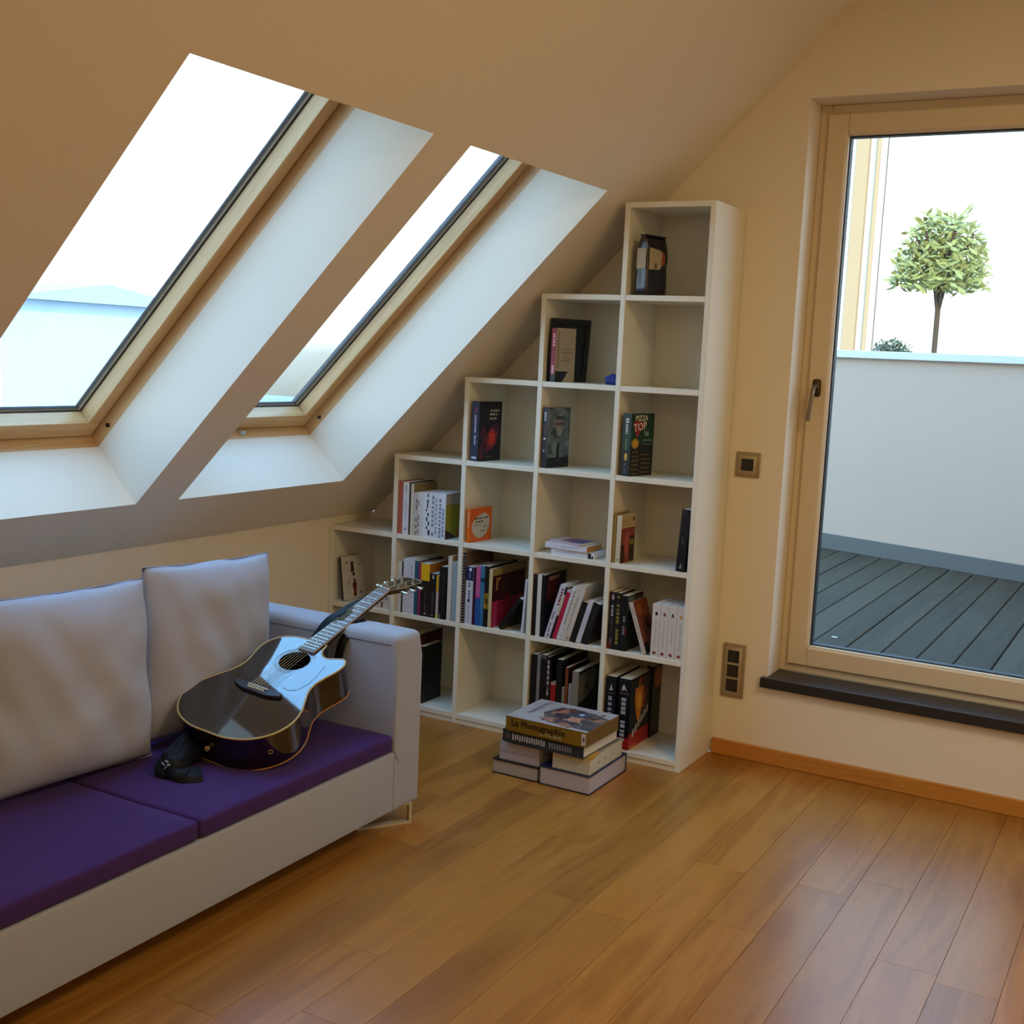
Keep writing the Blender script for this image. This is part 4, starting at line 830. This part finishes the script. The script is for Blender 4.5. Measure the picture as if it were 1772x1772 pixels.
for k in range(6):
    xb, xn = -.0275+.011*k, -.0175+.007*k
    s_ = -1 if k < 3 else 1; q = k if k < 3 else 5-k
    post = HT @ Vector((s_*.024, .045+.045*(2-q if False else q), .012))
    mb.tube([(xb, BR-.009, .010), (xb, BR, .0135), (xn, NUT+.002, .0105), post], .0006 if k > 2 else .0008, mat('bronze string', 'C0AE84', .3, metal=.9), n=4)
mb.build('strings', gr)
# end pin, jack and strap
mb = MB(); mb.cyl((0, .002, -.058), (0, -.006, -.058), .004, mat('ivory pin', 'C8AC7C', .4), n=10); mb.cyl((0, -.006, -.058), (0, -.012, -.058), .008, mat('ivory pin', 'C8AC7C', .4), n=14); mb.build('end_pin', gr)
jx = OUT[[i for i, q in enumerate(OUT) if q[0] > .172][0]]
mb = MB(); P = Vector((jx[0], jx[1], -.058)); nrm = Vector((.75, -.66, 0)); mb.tube([P+nrm*.001+(Vector((.66, .75, 0))*math.cos(t)+Vector((0, 0, 1))*math.sin(t))*.0065 for t in [k*math.pi/6 for k in range(12)]], .0013, mat('jack ring', 'B8925C', .35, metal=.3), n=5, closed=True); mb.build('jack_socket', gr)
GI = GM.inverted()
def ribbon(pts, w0, name, material, th=.003, parent=gr, ups=None):
    """flat band through world points; w per point, thickness th"""
    P = [Vector(p[:3]) for p in pts]; vs = []; fs = []
    for i, p in enumerate(P):
        d = (P[min(i+1, len(P)-1)]-P[max(i-1, 0)]).normalized(); nn = Vector(ups[i] if ups else (0, 0, 1)); s_ = d.cross(nn).normalized(); nn = s_.cross(d).normalized(); w = pts[i][3]/2
        vs += [p+s_*w+nn*th, p-s_*w+nn*th, p-s_*w, p+s_*w]
    for i in range(len(P)-1):
        for k in range(4): fs.append((i*4+k, i*4+(k+1) % 4, i*4+4+(k+1) % 4, i*4+4+k))
    fs += [(0, 1, 2, 3), tuple(len(P)*4-4+k for k in (3, 2, 1, 0))]
    return MB().add([GI @ v for v in vs], fs, material, None, True).build(name, parent)
STR = mat('black webbing strap', '060608', .6, spec=.25, bump=.4, bscale=300)
def smooth3(P, k=6):
    o = []
    for i in range(len(P)-1):
        p0, p1, p2, p3 = [Vector(P[min(max(i+q, 0), len(P)-1)]) for q in (-1, 0, 1, 2)]
        for j in range(k):
            t = j/k; o.append(tuple(.5*((2*p1)+(-p0+p2)*t+(2*p0-5*p1+4*p2-p3)*t*t+(-p0+3*p1-3*p2+p3)*t**3)))
    o.append(tuple(P[-1])); return o
GPIN = GM @ Vector((0, -.008, -.058))
tail = smooth3([(.800, -2.02, .400), (.822, -2.09, .372), (.850, -2.16, .362), (.872, -2.222, .364), (.893, -2.243, .378), (.902, -2.225, .398), (.885, -2.18, .404), (.86, -2.12, .412), (.84, -2.06, .415)])
ribbon([p+(.085,) for i, p in enumerate(tail)], 0, 'strap', STR, .004, ups=[(.55, -.45, .70)]*len(tail))
ribbon([p+(.07,) for p in smooth3([(.985, -2.20, .362), (.95, -2.235, .364), (.91, -2.225, .380), (.88, -2.17, .385), (.86, -2.08, .380)])], 0, 'strap', STR, .004, ups=[(.3, -.3, .9)]*25)
mb = MB()
for k, (dx, dz) in enumerate(((0, .0), (.012, .011), (.004, .020), (-.010, .010))):
    q = Vector((.888+dx, -2.252, .378+dz)); mb.rbox(-.007, -.002, -.0035, .007, .002, .0035, .0015, mat('pale strap mark', 'A8B4C4', .4), seg=1, M=GI @ Matrix.Translation(q) @ Matrix.Rotation(R(-40+25*k), 4, 'Y'))
mb.build('strap_mark', gr)
nb = smooth3([(.888, -1.545, .615), (.895, -1.525, .650), (.908, -1.50, .688), (.920, -1.46, .712), (.917, -1.40, .728), (.915, -1.34, .738), (.930, -1.28, .748)])
ribbon([p+(.072-.0014*i,) for i, p in enumerate(nb)], 0, 'strap', STR, .004, ups=[(.35, -.55, .75)]*len(nb))
nb = smooth3([(.985, -1.40, .690), (.985, -1.47, .680), (.978, -1.520, .640), (.968, -1.527, .59), (.962, -1.530, .55)])
ribbon([p+(.030,) for i, p in enumerate(nb)], 0, 'strap', STR, .003, ups=[(.2, -1, .2)]*len(nb))

# ------------------------------------------------------------------ terrace outside the door
DZ = .37
dk = empty('terrace_deck', (2.2, 2.2, DZ), label='weathered grey-green timber terrace deck outside the door', kind='structure')
DKM = wood('weathered decking', '4A4030', '302A20', (1, .08, 1), rough=.8, spec=.15, rnd=.3, scale=3, ringscale=2, detail=.7)
bw = .158; k = 0; x = 1.995-bw*13
pr = Vector((.951, -.309, 0)); pp = Vector((1.2, 3.77, 0))                     # parapet foot line
while x < 6.5:
    yend = pp.y+(x+bw/2-pp.x)*pr.y/pr.x
    o = MB().box(-bw/2+.004, -(yend-.33)/2, -.022, bw/2-.004, (yend-.33)/2, 0, DKM, b=.003).build('deck_board', dk); o.location = (x+bw/2-2.2, (yend+.33)/2-2.2, random.uniform(-.0015, .0015)); x += bw
MB().box(-2.4, -1.88, -.20, 4.4, 3.2, -.03, mat('dark void under deck', '101214', .9)).build('underlay', dk)
pa = empty('parapet_wall', (pp.x, pp.y, DZ), math.atan2(pr.y, pr.x), label='pale rendered parapet wall with a light coping at the far side of the terrace', kind='structure')
RN = mat('pale grey render', 'BA9D86', .9, bump=.2, bscale=60, var=.03)
MB().box(-4, 0, -.2, 6, .22, 1.352, RN).build('render', pa)
MB().box(-4, -.035, 1.352, 6, .26, 1.404, mat('light stone coping', 'D2C8BE', .7), b=.004).build('coping', pa)
MB().box(-4, -.012, -.03, 6, -.0005, .105, mat('blue-grey zinc upstand', '5A5650', .5), b=.002).build('upstand', pa)
lt = MB().box(-.013, -.006, 0, .012, .006, .003, mat('white scrap', 'D8DCE0', .7), b=.0005).build('paper_scrap'); lt.location = (2.06, .905, DZ+.002); tag(lt, 'tiny white scrap lying on the terrace deck outside the door', 'scrap')
# bushes
def bush(name, loc, rx, rz_, n, label, dark, seed, stem):
    r_ = random.Random(seed); g = empty(name, loc, label=label, cat='plant'); mb = MB(); lm_ = mat('leaf '+dark, dark, .6, var=.4, vscale=20)
    for k in range(n):
        while True:
            p = Vector((r_.uniform(-1, 1), r_.uniform(-1, 1), r_.uniform(0, 1)))
            if p.length < 1: break
        p = Vector((p.x*rx, p.y*rx, stem+p.z*rz_)); a = r_.uniform(0, 6.28); t = r_.uniform(-1, 1); s_ = r_.uniform(.014, .028)*rx/.16
        d1 = Vector((math.cos(a), math.sin(a), t)).normalized(); d2 = d1.orthogonal().normalized()
        mb.add([p, p+d1*s_+d2*s_*.35, p+d1*s_*2, p+d1*s_-d2*s_*.35], [(0, 1, 2, 3)], lm_)
    o = mb.build('foliage', g); o['kind'] = 'stuff'
    mb = MB()
    if stem > 1: mb.tube([(0, 0, 0), (.02, 0, stem*.5), (0, 0, stem+rz_*.6)], .03, mat('twig', '4A3A28', .9), n=8)
    for k in range(6):
        a = k*1.05; mb.tube([(0, 0, 0 if stem < 1 else stem-.3), (.1*rx*math.cos(a), .1*rx*math.sin(a), stem*.6+.02 if stem < 1 else stem), (rx*.6*math.cos(a), rx*.6*math.sin(a), stem+rz_*.7)], .006*rx/.16, mat('twig', '4A3A28', .9), n=5)
    mb.build('branches', g); return g
bush('shrub', (1.50, 4.20, 1.663), .15, .13, 520, 'low dark shrub growing just above the terrace parapet coping', '3C4426', 3, .08)
bush('tree', (.87, 9.2, -9.99), .50, .85, 1500, 'thin pale green tree crown at the right edge of the glass beyond the parapet', '8C8A4A', 5, 12.55)
pl = MB().box(1.25, 4.06, .341, 1.95, 4.34, 1.66, mat('grey planter', '6C7074', .8), b=.01).build('planter'); tag(pl, 'tall grey planter hidden behind the terrace parapet under the shrub', 'planter')
# facade across the street
fc = empty('apartment_building', (-1.4, 14, -8), label='sunlit cream facade with pilaster and drainpipe beyond the terrace parapet', cat='building')
FM = mat('sunlit cream plaster', 'E8DCC4', .9, var=.04, vscale=2); FT = mat('tan plaster', 'A88C68', .9); FD = mat('grey drainpipe', '6C6458', .6)
MB().box(-.35, 0, 0, 9, 4, 16, FM).build('wall', fc)
MB().box(.02, -.10, 0, .22, -.001, 16, FT, b=.01).build('pilaster', fc)
MB().cyl((.36, -.09, 0), (.36, -.09, 16), .035, FT, n=10).build('drainpipe', fc)
MB().box(.47, -.02, 0, .485, -.001, 16, FD).build('expansion_joint', fc)
# pale houses and ground seen low through the roof windows
hs = empty('distant_house', (-24, 17, -10), label='pale distant house seen low through the left roof window', cat='building')
MB().box(-5, -3, 0, 3, 3, 12.4, mat('pale blue-grey render', 'C8D4DC', .9)).build('wall', hs)
MB().add([(-5.3, -3.3, 12.4), (3.3, -3.3, 12.4), (3.3, 3.3, 12.4), (-5.3, 3.3, 12.4), (-5.3, 0, 12.9), (3.3, 0, 12.9)], [(0, 1, 5, 4), (2, 3, 4, 5), (0, 4, 3), (1, 2, 5)], mat('pale roof', 'B4C0C8', .9)).build('roof', hs)
gd = MB().box(-200, -200, -10.4, 200, 200, -10.0, mat('pale ground', '8C9498', .95, var=.2, vscale=.05)).build('ground'); tag(gd, 'pale ground far below the roof windows', kind='structure')
# housings for the two added warm lamps, on the unseen ceiling
for lx, ly in ((4.0, -2.3), (3.9, -6.0)):
    c = empty('added_ceiling_lamp', (lx, ly, ZC), label='added square ceiling lamp above the sofa side of the room, out of view' if ly > -4 else 'added square ceiling lamp behind the photographer, out of view', cat='lamp')
    MB().box(-.38, -.38, -.05, .38, .38, -.001, mat('white lamp housing', 'E8E4DC', .5), b=.004).build('housing', c)
